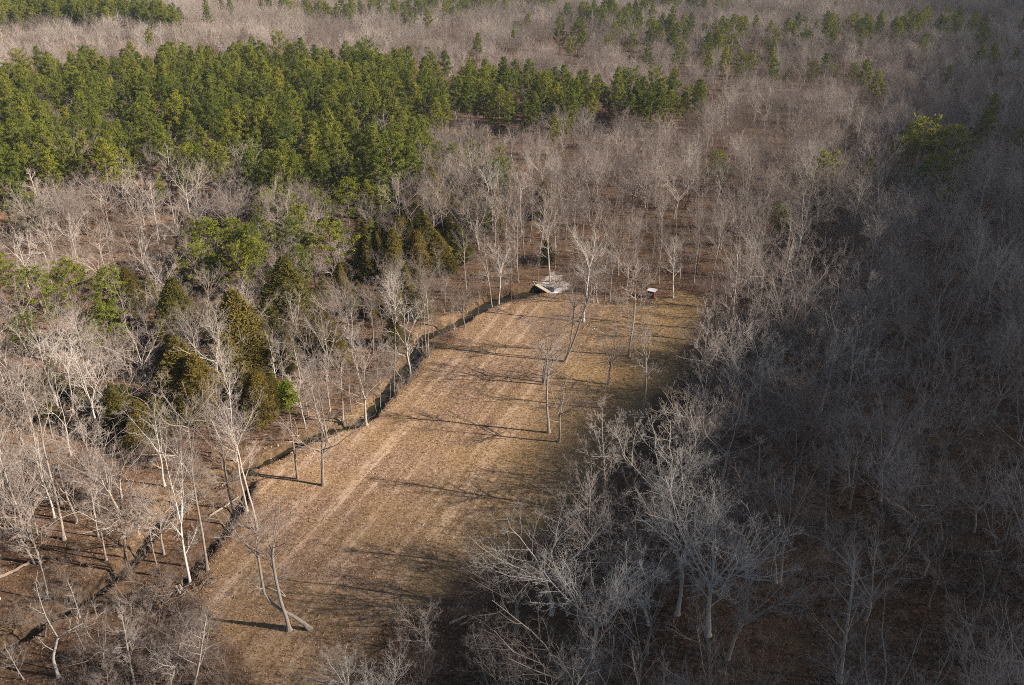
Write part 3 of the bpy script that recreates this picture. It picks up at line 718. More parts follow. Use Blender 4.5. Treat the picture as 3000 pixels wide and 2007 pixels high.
# ------------------------------------------------------------------ the shed and what lies about
def shed():
    p = at(1909, 871); o = empty('red_shed', (p[0], p[1], ground1(p[0], p[1])-.03), R(-32))
    tag(o, 'small red plank shed with grey roof and slit windows at the field end', 'shed')
    mred = flat_mat('red_boards', (.17, .055, .04), 5, .55); mroof, t, out = new_mat('tin_roof')
    mp = N(t, 'ShaderNodeMapping'); mp.inputs[3].default_value = (1, 6, 1); co = coords(t); t.links.new(co, mp.inputs[0])
    n = noise(t, mp.outputs[0], 1.6, 5, .7)
    c = ramp(t, n, [(.3, (.24, .22, .23)), (.5, (.46, .44, .45)), (.7, (.66, .64, .64))])
    d = t.nodes.new('ShaderNodeBsdfPrincipled'); t.links.new(c, d.inputs['Base Color']); d.inputs['Roughness'].default_value = .55; d.inputs['Metallic'].default_value = 0.0
    t.links.new(d.outputs[0], out.inputs[0])
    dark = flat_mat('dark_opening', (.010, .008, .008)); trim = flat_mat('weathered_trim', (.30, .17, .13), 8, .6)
    X, Y, Hh = 1.75, 1.45, 1.85
    w_ = MB()
    for sx, n_ in ((-1, 8), (1, 8)):                      # vertical boards, each a few mm proud of its gap
        for i in range(n_):
            w_.box(sx*X/2, -Y/2+Y/n_*(i+.5), Hh/2+.12, .04, Y/n_-.012, Hh)
    for sy in (-1, 1):
        for i in range(10): w_.box(-X/2+.03+(X-.06)/10*(i+.5), sy*Y/2, Hh/2+.12, (X-.06)/10-.012, .04, Hh)
    wl = w_.build('wall', mred, o)
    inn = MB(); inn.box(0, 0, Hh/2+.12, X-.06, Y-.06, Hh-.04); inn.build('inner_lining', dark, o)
    f = MB(); f.box(0, 0, .06, X+.02, Y+.02, .12); f.build('floor_frame', trim, o)
    rf = MB(); rf.box(0, 0, 0, X+.42, Y+.40, .05)
    for i in range(9): rf.box(-(X+.3)/2+(X+.3)/8*i, 0, .035, .04, Y+.38, .03)
    r = rf.build('roof', mroof, o); r.location = (0, 0, Hh+.22); r.rotation_euler = (R(5), 0, 0)
    for (x, y, sx, sy) in ((0, -Y/2-.012, .95, .05), (X/2+.012, .05, .05, .95), (-X/2-.012, 0, .05, .9), (0, Y/2+.012, .9, .05)):
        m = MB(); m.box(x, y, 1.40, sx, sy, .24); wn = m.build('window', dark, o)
        m = MB()
        if sx > sy:
            for dz in (-.14, .14): m.box(x, y, 1.40+dz, sx+.1, sy+.03, .045)
        else:
            for dz in (-.14, .14): m.box(x, y, 1.40+dz, sx+.03, sy+.1, .045)
        m.build('frame', trim, wn)
    for sx in (-1, 1):
        for sy in (-1, 1):
            m = MB(); m.box(sx*(X/2+.01), sy*(Y/2+.01), Hh/2+.12, .09, .09, Hh+.03); m.build('corner_post', trim, o)
    m = MB(); m.box(X/2+.03, -.32, .78, .03, .6, 1.1); dr = m.build('door', mred, o)
    m = MB(); m.box(X/2+.065, -.1, .8, .04, .04, .14); m.build('handle', trim, dr)
    m = MB(); m.box(X/2+.5, -.3, .05, .8, .7, .1); m.box(X/2+.35, -.3, .14, .3, .6, .08); m.build('door_step', trim, o)
    LAND.append((1909, 871, 'red shed'))
shed()

def slab():
    a, b_ = at(1570, 836), at(1607, 858); d = b_-a; L = math.hypot(d[0], d[1]); m = MB()
    o = empty('concrete_slab', ((a[0]+b_[0])/2, (a[1]+b_[1])/2, .05), math.atan2(d[1], d[0]))
    tag(o, 'cream concrete ford slab between the dark pool and the white gravel', 'slab')
    mc = flat_mat('pale_concrete', (.50, .43, .32), 2.5, .75); md = flat_mat('dark_wall', (.07, .055, .045), 3, .5); mr = flat_mat('rusty_edge', (.28, .10, .08), 6, .5)
    m.box(0, .15, .06, L, 1.15, .22); s = m.build('deck', mc, o)
    bv = s.modifiers.new('bevel', 'BEVEL'); bv.width = .04; bv.segments = 2
    m = MB(); m.box(0, -.12, -.65, L*.97, .7, 1.16); m.build('face_wall', md, o)  # face wall in a much darker colour than the deck
    m = MB(); m.box(L*.30, -.46, .05, L*.38, .12, .26); m.build('rusty_curb', mr, o)
slab()

def log(kind, cat, label, a, b_, r, lift=.0, knots=3, mat=None, group=None, dz=0.0):
    pa, pb = at(*a), at(*b_); g = random.Random(int(a[0]*7+a[1])); c = (pa+pb)/2
    o = empty(kind, (c[0], c[1], ground1(c[0], c[1])), 0); tag(o, label, cat, group)
    A, B = Vector(pa-c), Vector(pb-c); A.z = r*.7+dz; B.z = r*.6+lift+dz
    n = 7; pts = [A.lerp(B, i/n)+Vector((g.gauss(0, r*.25), g.gauss(0, r*.25), g.gauss(0, r*.15))) for i in range(n+1)]
    rad = [r*(1.05-.4*i/n) for i in range(n+1)]
    m = MB(); m.tube(pts, rad, 8, True); m.build('stem', mat or M_log, o, True)
    for k in range(knots):
        t = g.uniform(.3, .95); q, dq, rq = along(pts, rad, t); dd = dq*.6+perp(dq, g.uniform(0, 6.28)); dd.z = abs(dd.z)
        m = MB(); q2, r2 = wander(q, dd, g.uniform(.5, 1.6)*max(.5, r*4), rq*.4, .015, 3, .2, 0, g); m.tube(q2, r2, 5, True); m.build('branch_stub', mat or M_log, o, True)
    PLACED.append((c[0], c[1])); return o
log('fallen_log', 'log', 'long pale fallen log beside the fork-trunked tree on the leaf litter', (-20, 1703), (94, 1646), .24, 0, 2)
log('fallen_log', 'log', 'straight fallen trunk bridging the dark ditch', (612, 1516), (700, 1461), .16, .2, 3)
log('fallen_log', 'log', 'tawny cut log lying in the shade below the field', (1316, 1828), (1364, 1808), .21, 0, 0)
log('fallen_log', 'log', 'shorter cut log just below the tawny one', (1348, 1832), (1368, 1823), .16, 0, 0)
log('fallen_log', 'log', 'thick bark-stripped log on the brush heap, left of two', (516, 1720), (528, 1741), .20, .1, 0)
log('fallen_log', 'log', 'thick bark-stripped log on the brush heap, right of two', (525, 1718), (541, 1744), .24, .1, 0)
log('fallen_log', 'log', 'bleached driftwood log lying on the yellow sandbar', (985, 1226), (1010, 1241), .17, 0, 2)
log('fallen_log', 'log', 'pale fallen trunk in the dark wood beyond the field corner', (2195, 855), (2258, 836), .16, .1, 1)
log('fallen_log', 'log', 'thin fallen trunk under the very tall snag-topped tree', (0, 1380), (62, 1352), .15, .1, 2)
for (x, y, x2, y2, lab) in ((1684, 953, 1694, 947, 'short pale stick in the upper field, nearest the straight pale tree'), (1708, 964, 1722, 951, 'long forked pale stick in the upper field'),
        (1732, 968, 1742, 963, 'pale stick in the upper field beside two white stones'), (1238, 1541, 1244, 1533, 'small white stick in the middle of the lower field'), (1250, 1586, 1257, 1582, 'small bleached stick low in the field shade'),
        (690, 1500, 706, 1477, 'curved pale branch hanging into the ditch')):
    log('fallen_branch', 'branch', lab, (x, y), (x2, y2), .07, .05, 2, M_pale)
p = at(1804, 987); o = tag(empty('tree_stump', (p[0], p[1], ground1(p[0], p[1]))), 'broken upright stump with pale split top in the upper field', 'stump')
m = MB(); m.tube([Vector((0, 0, -.1)), Vector((.02, 0, .3)), Vector((.03, .02, .9)), Vector((.05, .03, 1.25))], [.36, .25, .21, .17], 9, True); m.build('trunk', M_bark, o, True)
m = MB()
for k in range(4): m.tube([Vector((.05+.09*math.cos(k*1.6), .03+.09*math.sin(k*1.6), 1.15)), Vector((.05+.08*math.cos(k*1.6), .03+.08*math.sin(k*1.6), 1.4+.12*(k % 3)))], [.07, .015], 5, True)
m.build('split_top', M_log, o); LAND.append((1804, 987, 'broken stump'))
def rock_mesh(seed, mat):
    g = np.random.default_rng(seed); bm_v, bm_f = [], []
    n, k = 6, 9
    for i in range(n+1):
        th = math.pi*i/n
        for j in range(k):
            ph = 2*math.pi*j/k; r = 1+.28*(math.sin(3*ph+seed)*math.sin(2*th+seed)+g.normal()*.25)
            bm_v.append((r*math.sin(th)*math.cos(ph), r*math.sin(th)*math.sin(ph)*.8, r*math.cos(th)*.6))
    for i in range(n):
        for j in range(k): bm_f.append((i*k+j, (i+1)*k+j, (i+1)*k+(j+1) % k, i*k+(j+1) % k))
    return mesh_np('stone', bm_v, bm_f, [mat])
M_stone = flat_mat('tan_stone', (.46, .37, .25), 3, .6); M_white = flat_mat('white_stone', (.74, .72, .70), 3, .8)
rocks = [rock_mesh(s, M_stone) for s in range(4)]; wrocks = [rock_mesh(s+9, M_white) for s in range(2)]
def stone(px, py, r, label, group=None, white=False, k=0):
    p = at(px, py); me = (wrocks if white else rocks)[k % (2 if white else 4)]; o = link('stone', me)
    o.location = (p[0], p[1], ground1(p[0], p[1])+r*.15); o.scale = (r, r*.9, r*.8); o.rotation_euler = (0, 0, rnd.uniform(0, 6)); tag(o, label, 'stone', group)
stone(1757, 974, .22, 'white stone in the upper field near the stump, left one', None, True, 0)
stone(1764, 975, .20, 'white stone in the upper field near the stump, right one', None, True, 1)
for i in range(34):
    t = rnd.random(); stone(590+90*t+rnd.uniform(-14, 10), 1438-38*t+rnd.uniform(-14, 12), rnd.uniform(.14, .38), 'tan stone among the rubble where the old channel leaves the creek', 'rubble stones in the old channel', False, i)
for i in range(16): stone(rnd.uniform(395, 470), rnd.uniform(1500, 1560), rnd.uniform(.12, .3), 'tan stone in the bed of the old channel between the leafy banks', 'bed stones of the old channel', False, i)
for i in range(22): stone(rnd.uniform(770, 860), rnd.uniform(1305, 1338), rnd.uniform(.12, .32), 'grey-tan stone on the rocky shelf beside the creek bend', 'shelf stones by the creek', False, i+2)
for i in range(10): stone(rnd.uniform(1562, 1584), rnd.uniform(826, 838), rnd.uniform(.18, .4), 'tan boulder at the far end of the concrete slab', 'boulders at the slab end', False, i+1)

def heap(kind, cat, label, px, py, n, spread, L, r, mat, high=.5):
    p = at(px, py); o = tag(empty(kind, (p[0], p[1], ground1(p[0], p[1]))), label, cat); g = random.Random(int(px)); m = MB()
    for k in range(n):
        a = g.uniform(0, 6.28); q = Vector((g.gauss(0, spread), g.gauss(0, spread*.7), abs(g.gauss(0, high))))
        q2, r2 = wander(q, Vector((math.cos(a), math.sin(a), g.gauss(0, .25))), L*g.uniform(.5, 1.3), r*g.uniform(.4, 1.2), r*.2, 4, .14, 0, g); m.tube(q2, r2, 5, True)
    m.build('branches', mat, o); return o
heap('brush_pile', 'brush pile', 'grey heap of dead branches at the lower end of the ditch', 480, 1745, 70, 2.2, 3.0, .07, M_log, .5)
heap('brush_pile', 'brush pile', 'dark tangle of roots and sticks on the field side of the ditch end', 600, 1705, 36, 1.0, 1.8, .06, M_brush, .4)
heap('wood_pile', 'woodpile', 'dark burnt woodpile at the top edge of the field', 1799, 888, 40, 1.0, 1.5, .10, M_brush, .3)
heap('brush_pile', 'brush pile', 'dark brush mound behind the gravel patch', 1668, 822, 90, 1.8, 2.6, .05, M_brush, .8)
heap('driftwood_heap', 'driftwood', 'bleached driftwood and sticks heaped on the white gravel', 1634, 828, 90, 2.0, 2.0, .05, M_pale, .22)
for i in range(26): stone(rnd.uniform(1596, 1660), rnd.uniform(812, 852), rnd.uniform(.1, .26), 'pale stone lying on the white gravel patch', 'pale stones on the gravel', True, i)
for i in range(26):
    t = rnd.uniform(3, 25); q = int(t); cx_ = CREEK[q][0]+(CREEK[q+1][0]-CREEK[q][0])*(t-q); cy_ = CREEK[q][1]+(CREEK[q+1][1]-CREEK[q][1])*(t-q)
    stone(cx_-rnd.uniform(4, 22), cy_-rnd.uniform(-2, 10), rnd.uniform(.12, .34), 'tan stone on the sandy bank of the creek', 'bank stones along the creek', False, i)
LAND.append((1799, 890, 'dark woodpile')); LAND.append((480, 1745, 'brush heap')); LAND.append((1620, 845, 'gravel patch'))

# ------------------------------------------------------------------ the woods
def merge(name, parts):
    """parts: (mesh, 4x4 scale-rot-loc as (x, y, z, scale, rz)); one mesh with all materials"""
    V, L, T, MI, mats, off = [], [], [], [], [], 0
    for me, (x, y, z, s, rz) in parts:
        n = len(me.vertices); v = np.empty(n*3, np.float32); me.vertices.foreach_get('co', v); v = v.reshape(-1, 3)
        c, q = math.cos(rz), math.sin(rz)
        V.append(np.stack([(v[:, 0]*c-v[:, 1]*q)*s+x, (v[:, 0]*q+v[:, 1]*c)*s+y, v[:, 2]*s+z], 1))
        l = np.empty(len(me.loops), np.int32); me.loops.foreach_get('vertex_index', l); L.append(l+off); off += n
        t_ = np.empty(len(me.polygons), np.int32); me.polygons.foreach_get('loop_total', t_); T.append(t_)
        m_ = me.materials[0]
        if m_ not in mats: mats.append(m_)
        MI.append(np.full(len(t_), mats.index(m_), np.int32))
    V, L, T, MI = np.concatenate(V), np.concatenate(L), np.concatenate(T), np.concatenate(MI)
    me = bpy.data.meshes.new(name); me.vertices.add(len(V)); me.vertices.foreach_set('co', V.ravel().astype(np.float32))
    me.loops.add(len(L)); me.loops.foreach_set('vertex_index', L); me.polygons.add(len(T))
    me.polygons.foreach_set('loop_start', np.concatenate([[0], np.cumsum(T)[:-1]]).astype(np.int32))
    for m_ in mats: me.materials.append(m_)
    me.polygons.foreach_set('material_index', MI); me.update(calc_edges=True); return me
def scatter(name, label, rows, sources):
    """ONE object of kind stuff: rows (x, y, z, scale, rz, which source) drawn as instances of the source meshes"""
    rows = np.array(rows, np.float32); me = bpy.data.meshes.new(name); me.vertices.add(len(rows)); me.vertices.foreach_set('co', rows[:, :3].ravel())
    for an, k in (('size', 3), ('turn', 4), ('which', 5)):
        a = me.attributes.new(an, 'FLOAT', 'POINT'); a.data.foreach_set('value', np.ascontiguousarray(rows[:, k]))
    o = link(name, me); tag(o, label, None, None, 'stuff')
    g = bpy.data.node_groups.new(name, 'GeometryNodeTree')
    g.interface.new_socket('Geometry', in_out='INPUT', socket_type='NodeSocketGeometry'); g.interface.new_socket('Geometry', in_out='OUTPUT', socket_type='NodeSocketGeometry')
    gi = g.nodes.new('NodeGroupInput'); go = g.nodes.new('NodeGroupOutput'); j = g.nodes.new('GeometryNodeJoinGeometry')
    def attr(n):
        a = g.nodes.new('GeometryNodeInputNamedAttribute'); a.data_type = 'FLOAT'; a.inputs['Name'].default_value = n; return a.outputs[0]
    sz, tn, wh = attr('size'), attr('turn'), attr('which')
    cx = g.nodes.new('ShaderNodeCombineXYZ'); g.links.new(tn, cx.inputs[2])
    er = g.nodes.new('FunctionNodeEulerToRotation'); g.links.new(cx.outputs[0], er.inputs[0])
    for k, so_ in enumerate(sources):
        cmp = g.nodes.new('FunctionNodeCompare'); cmp.data_type = 'FLOAT'; cmp.operation = 'EQUAL'; cmp.inputs['Epsilon'].default_value = .1
        g.links.new(wh, cmp.inputs[0]); cmp.inputs[1].default_value = k
        oi = g.nodes.new('GeometryNodeObjectInfo'); oi.inputs['Object'].default_value = so_; oi.inputs['As Instance'].default_value = True; oi.transform_space = 'ORIGINAL'
        ip = g.nodes.new('GeometryNodeInstanceOnPoints')
        g.links.new(gi.outputs[0], ip.inputs['Points']); g.links.new(cmp.outputs[0], ip.inputs['Selection']); g.links.new(oi.outputs['Geometry'], ip.inputs['Instance'])
        g.links.new(er.outputs[0], ip.inputs['Rotation']); g.links.new(sz, ip.inputs['Scale']); g.links.new(ip.outputs[0], j.inputs[0])
    g.links.new(j.outputs[0], go.inputs[0]); md = o.modifiers.new('scatter', 'NODES'); md.node_group = g
    return o
def source(name, me): return bpy.data.objects.new(name, me)

HASH = {}
def near_any(x, y, r):
    i, j = int(x//6), int(y//6)
    for a in range(i-1, i+2):
        for b in range(j-1, j+2):
            for (u, v) in HASH.get((a, b), ()):
                if (u-x)**2+(v-y)**2 < r*r: return True
    return False
def put(x, y): HASH.setdefault((int(x//6), int(y//6)), []).append((x, y))
for x, y in PLACED: put(x, y)

# candidates on a jittered lattice out to 560 m; farther woods stand in groves
CELL = 4.5
gx, gy = np.meshgrid(np.arange(-480, 480, CELL), np.arange(56, 600, CELL))
X = (gx+rng.uniform(-.46, .46, gx.shape)*CELL).ravel(); Y = (gy+rng.uniform(-.46, .46, gy.shape)*CELL).ravel()
Z = ground0(X, Y); PX, PY, DEP = project(X, Y, Z)
sd = clear_sd(X, Y); dc, wc, dd, wd = channels(X, Y)
inpine = in_poly(PX, PY, PINES); openw = in_poly(PX, PY, OPENW); thick = in_poly(PX, PY, THICKET)
ok = (PX > -420) & (PX < 3750) & (PY < 2900) & (sd < np.where(PX > 1500, -4.5, -1.5)) & (dc > wc*.8+1) & (dd > wd+1)
gdist, _ = poly_dist(X, Y, gravel_w, True); ok &= (gdist > 2.5) & ~in_poly(X, Y, gravel_w)
creek_side = np.interp(Y, [p[1] for p in creek_w][::-1], [p[0] for p in creek_w][::-1]) if creek_w[0][1] < creek_w[-1][1] else np.interp(Y, sorted(p[1] for p in creek_w), [p[0] for p in sorted(creek_w, key=lambda q: q[1])])
left = (X < creek_side) & (Y < at(1588, 846)[1]+25)
keep = np.full(len(X), .45)
keep[left] = .86; keep[left & (PY > 1150)] = .66; keep[openw] = .42; keep[thick] = .35
keep[inpine] = .07; keep[(~left) & (PY > 1250)] = .30
keep[(sd > -6) & (PY > 1300) & (PX < 1500)] = .22
patch = vnoise(X/26, Y/26, 77); keep *= .65+.6*patch
bare, pines = [], []
EVER = [b for b, tp, _, _ in PINE if b[1] > 500]+[b for b, tp, _ in CEDAR]
FARP = [(b, tp) for b, tp, _, _ in PINE]
def py_hide(px, py):
    return any(abs(px-b[0]) < 26 and -6 < py-b[1] < 55 for b, tp in FARP if b[1] < 700)
HERO = [(o.location.x, o.location.y) for o in col.objects if o.type == 'EMPTY' and o.children and 'hero' in o.children[0].data.name]
for i in np.flatnonzero(ok & (rng.random(len(X)) < keep)):
    x, y = X[i], Y[i]
    if near_any(x, y, 3.1 if left[i] else 3.8): continue
    if left[i] and any(abs(PX[i]-q[0]) < 58 and -8 < PY[i]-q[1] < 105 for q in EVER) and rng.random() < .78: continue
    low = (PX[i] < 1500 and PY[i] > 1690 and not left[i]) or thick[i]
    h = rng.uniform(6.5, 10) if low else ((rng.uniform(8, 15) if PY[i] < 1000 else rng.uniform(11, 19.5)) if left[i] else rng.uniform(14.5, 22.5))
    if openw[i]: h = rng.uniform(13, 20)
    if y > 300: h *= .80
    if py_hide(PX[i], PY[i]): h *= .5
    if not left[i] and any(-3 < x-hx < 46 and abs(y-hy+(x-hx)*.21) < 10 for hx, hy in HERO): h *= .55
    # no crown may stand in the line of sight to the lone features of the field
    tx, ty, _ = project(x, y, Z[i]+h)
    u = rng.random(); k = int(rng.integers(1, 5))
    if low: s = f'broad{k}' if u < .6 else f'leader{1+k % 2}'
    elif openw[i]: s = (f'tall{1+k % 3}' if u < .5 else f'slim{1+k % 2}' if u < .75 else f'vase{k}')
    elif left[i]: s = (f'vase{k}' if u < .34 else f'tall{1+k % 3}' if u < .58 else f'broad{k}' if u < .72 else f'pale{1+k % 2}' if u < .84 else f'slim{1+k % 2}' if u < .94 else 'crook2')
    else: s = (f'vase{k}' if u < .34 else f'tall{1+k % 3}' if u < .40 else f'leader{1+k % 2}' if u < .50 else f'broad{k}' if u < .86 else f'pale{1+k % 2}' if u < .89 else f'twin{1+k % 2}')
    put(x, y); vis = -60 < PX[i] < 3060 and PY[i]-FPX*h/DEP[i]*.9 < 2000
    bare.append((DEP[i] if vis else 1e6, x, y, Z[i], h, s, PX[i], PY[i]))
PC = 7.7
gx, gy = np.meshgrid(np.arange(-480, 180, PC), np.arange(200, 620, PC))
X2 = (gx+rng.uniform(-.4, .4, gx.shape)*PC+(gy//PC % 2)*PC/2).ravel(); Y2 = (gy+rng.uniform(-.4, .4, gy.shape)*PC).ravel()
Z2 = ground0(X2, Y2); QX, QY, QD = project(X2, Y2, Z2); wob = (vnoise(X2/22, Y2/22, 61)-.5)*64
m2 = in_poly(QX+wob, QY+wob*.5, PINES); hole = vnoise(X2/19, Y2/19, 62)
for i in np.flatnonzero(m2):
    if hole[i] < .20 or rng.random() < .06 or near_any(X2[i], Y2[i], 3.0): continue
    put(X2[i], Y2[i]); pines.append((QD[i] if -40 < QX[i] < 3040 else 1e6, X2[i], Y2[i], Z2[i], rng.uniform(13, 24), f'pine{int(rng.integers(1, 5)) if rng.random() < .88 else 6}', QX[i], QY[i]))
bare.sort(key=lambda q: q[0]); pines.sort(key=lambda q: q[0])

# trees of the woods that stand as things: each is told by its look and its nearest landmark
ORD = ['nearest', 'second', 'third', 'fourth', 'fifth', 'sixth', 'seventh', 'eighth', 'ninth', 'tenth', 'eleventh', 'twelfth', 'thirteenth', 'fourteenth', 'fifteenth', 'sixteenth']
STOP = {'a', 'an'}
def short(s):
    w_ = s.split(); out = []
    for q in w_:
        if q in ('with', 'beside', 'above', 'below', 'at', 'in', 'on', 'near', 'behind', 'between', 'over', 'right', 'left', 'leaning', 'next', 'and', 'of', 'reaching', 'casting', 'rising', 'spreading', 'deep', 'deeper', 'among') and len(out) >= 3: break
        out.append(q)
    return ' '.join(out)
from collections import Counter
cnt = Counter(short(l[2]) for l in LAND)
MARKS = [(a, b, short(c)) for a, b, c in LAND if cnt[short(c)] == 1 and 3 <= len(short(c).split()) <= 7
         and short(c).split()[-1] not in ('at', 'the', 'a', 'with', 'in', 'on', 'thick', 'of', 'to', 'from', 'dark', 'short', 'light', 'bright', 'middle')
         and short(c) not in ('tall olive cedar', 'small olive cedar', 'tall green pine', 'short green pine', 'tall white tree', 'slim bare tree', 'vase-shaped dim tree')]
MARKS += [(1909, 871, 'red shed'), (1804, 987, 'broken stump'), (1799, 888, 'dark woodpile'), (1620, 845, 'gravel patch'), (1240, 568, 'tall white tree by the stand corner')]
USED = Counter()
def told(px, py, adj, noun):
    cand = sorted(MARKS, key=lambda q: (q[0]-px)**2+((q[1]-py)*1.5)**2)[0]
    dx, dy = px-cand[0], (py-cand[1])*1.5
    side = ('right of' if dx > 0 else 'left of') if abs(dx) > abs(dy) else ('in front of' if dy > 0 else 'beyond')
    return (adj, noun, side, cand[2]), dx*dx+dy*dy
def place_wood(rows, kind, noun, group, adj):
    plan = {}
    for r in rows:
        key, d = told(r[6], r[7], adj(r), noun); plan.setdefault(key, []).append((d, r))
    for (a, noun_, side, mark), lst in plan.items():
        lst.sort(key=lambda q: q[0])
        for n, (_, r) in enumerate(lst):
            lab = f'{a} {noun_}, {ORD[min(n, 15)]} {side} the {mark}' if len(lst) > 1 else f'{a} {noun_} {side} the {mark}'
            plant(kind, r[5], (r[1], r[2]), r[4], rnd.uniform(0, 6.28), lab, 'tree', group)
n_b = 296-len(BARE)
vis_b = [r for r in bare if r[0] < 1e5]; named = vis_b[:n_b]; rest_b = vis_b[n_b:]+[r for r in bare if r[0] >= 1e5]
place_wood(named, 'bare_tree', 'bare tree', 'bare trees', lambda r: ('low ' if r[4] < 10 else 'small ' if r[4] < 14 else 'big ' if r[4] > 20 else '')+ADJ[r[5].rstrip('0123456789')])
n_p = 236-len(PINE)
named_p = [r for r in pines if r[0] < 1e5][:n_p]; rest_p = [r for r in pines if r[0] < 1e5][n_p:]+[r for r in pines if r[0] >= 1e5]
place_wood(named_p[:80], 'pine_tree', 'stand pine', 'pines of the dense stand', lambda r: 'short' if r[4] < 16 else 'tall' if r[4] > 20.5 else 'mid-sized')
for r in named_p[80:]:
    plant('pine_tree', r[5], (r[1], r[2]), r[4], rnd.uniform(0, 6.28),
          'slender green pine packed among others in the front half of the dense pine stand', 'tree', 'pines of the dense stand')

MIXW = [(-60, 640), (300, 690), (700, 660), (1000, 560), (1330, 500), (1500, 560), (1400, 760), (1300, 860), (1120, 960), (900, 1180), (640, 1290), (300, 1300), (-60, 1180)]
mx = [(rng.uniform(-95, 20), rng.uniform(120, 330)) for _ in range(3200)]; extra_c, extra_p = [], []
for x, y in mx:
    z = float(ground0(x, y)); px, py, dep = project(x, y, z)
    if not in_poly(np.array([px]), np.array([py]), MIXW)[0] or near_any(x, y, 2.6): continue
    if channels(np.array([x]), np.array([y]))[0][0] < 5: continue
    c = vnoise(np.array([x/30]), np.array([y/30]), 93)[0]
    if c > .50 and len(extra_c) < 92: put(x, y); extra_c.append((dep, x, y, z, rng.uniform(4.5, 10), f'cedar{int(rng.integers(1, 5))}', px, py))
    elif c < .40 and py < 1120 and len(extra_p) < 60: put(x, y); extra_p.append((dep, x, y, z, rng.uniform(9, 15), f'pine{int(rng.integers(5, 7))}', px, py))
place_wood(extra_c, 'cedar_tree', 'olive cedar', 'cedars', lambda r: 'small' if r[4] < 6 else 'mid-sized' if r[4] < 8 else 'tall')
place_wood(extra_p, 'pine_tree', 'green pine', 'pines', lambda r: 'short' if r[4] < 12 else 'tall')

# the rest of the woods
src = {k: source('wood_'+k, merge('wood_'+k, [(SHAPE[k][0], (0, 0, 0, 1, 0)), (SHAPE[k][1], (0, 0, 0, 1, 0))])) for k in SHAPE}
bk = [k for k in SHAPE if not k.startswith(('pine', 'cedar', 'lone'))]
def rows_of(lst, keys): return [(r[1], r[2], float(ground0(r[1], r[2])), r[4]/SHAPE[r[5]][2], rnd.uniform(0, 6.28), keys.index(r[5])) for r in lst]
scatter('bare_woodland', 'grey leafless wood filling the valley around the clearing', rows_of(rest_b, bk), [src[k] for k in bk])
pk = ['pine1', 'pine2', 'pine3', 'pine4', 'pine5', 'pine6']
scatter('pine_stand', 'far rows of the dense green pine stand', rows_of(rest_p, pk), [src[k] for k in pk])

# groves for the country beyond: fourteen light trees each
def grove(seed):
    g = random.Random(seed); parts = []
    P0 = {k: dict(v, n=[5, 5, 3], rmax=[.09, .055, .034]) for k, v in STY.items()}
    keep_ = dict(STY); STY.update(P0)
    ts = [bare_shape(s, seed*10+i, H=17) for i, s in enumerate(('vase', 'leader', 'broad', 'vase'))]
    STY.update(keep_)
    for i in range(4):
        for j in range(4):
            if g.random() < .16: continue
            t_ = g.choice(ts); a = ((i-1.5)*6.6+g.uniform(-2.4, 2.4), (j-1.5)*6.6+g.uniform(-2.4, 2.4), g.uniform(-.5, .3), g.uniform(.5, 1.1), g.uniform(0, 6.28))
            parts += [(t_[0], a), (t_[1], a)]
    return merge('grove', parts)
gv = [source(f'wood_grove_{i}', grove(i+1)) for i in range(3)]
rows = []; frows = []
y = 606.0
while y < 2300:
    st = 25 if y < 1500 else 40; n = 0
    for x in np.arange(-.7*y-120, .7*y+120, st):
        xx, yy = x+rng.uniform(-6, 6), y+rng.uniform(-6, 6); z = float(ground0(xx, yy)); px, py, _ = project(xx, yy, z)
        if px < -150 or px > 3150 or py < -120: continue
        if in_poly(np.array([px+60*(vnoise(np.array([xx/60]), np.array([yy/60]), 8)[0]-.5)]), np.array([py]), FARPINES)[0]:
            for _ in range(22):
                a, b_ = xx+rng.uniform(-13, 13), yy+rng.uniform(-13, 13); frows.append((a, b_, float(ground0(a, b_)), rng.uniform(.8, 1.1), rng.uniform(0, 6.28), int(rng.integers(0, 6))))
            continue
        if any(abs(px-b[0]) < 34 and -10 < py-b[1] < 26 for b, tp in FARP if b[1] < 230): continue
        rows.append((xx, yy, z, st/25*rng.uniform(.95, 1.08), rng.uniform(0, 6.28), int(rng.integers(0, 3))))
        v = vnoise(np.array([xx/80]), np.array([yy/110]), 71)[0]
        if v > .70 or rng.random() < .09:
            for _ in range(int(rng.integers(1, 6 if v > .70 else 3))):
                a, b_ = xx+rng.uniform(-12, 12), yy+rng.uniform(-12, 12); frows.append((a, b_, float(ground0(a, b_)), rng.uniform(.8, 1.15), rng.uniform(0, 6.28), int(rng.integers(0, 6))))
    y += st
# pines sprinkled through the middle distance
for _ in range(330):
    a, b_ = rng.uniform(-420, 420), rng.uniform(300, 600); z = float(ground0(a, b_)); px, py, _ = project(a, b_, z)
    if -50 < px < 3050 and not in_poly(np.array([px]), np.array([py]), PINES)[0] and vnoise(np.array([a/70]), np.array([b_/70]), 72)[0] > .60 and not near_any(a, b_, 3):
        put(a, b_); frows.append((a, b_, z, rng.uniform(.7, 1.1), rng.uniform(0, 6.28), int(rng.integers(0, 6))))
scatter('distant_woodland', 'grey leafless forest rolling away to the haze', rows, gv)
scatter('distant_pines', 'dark pines scattered through the far grey forest', frows, [src[k] for k in pk])

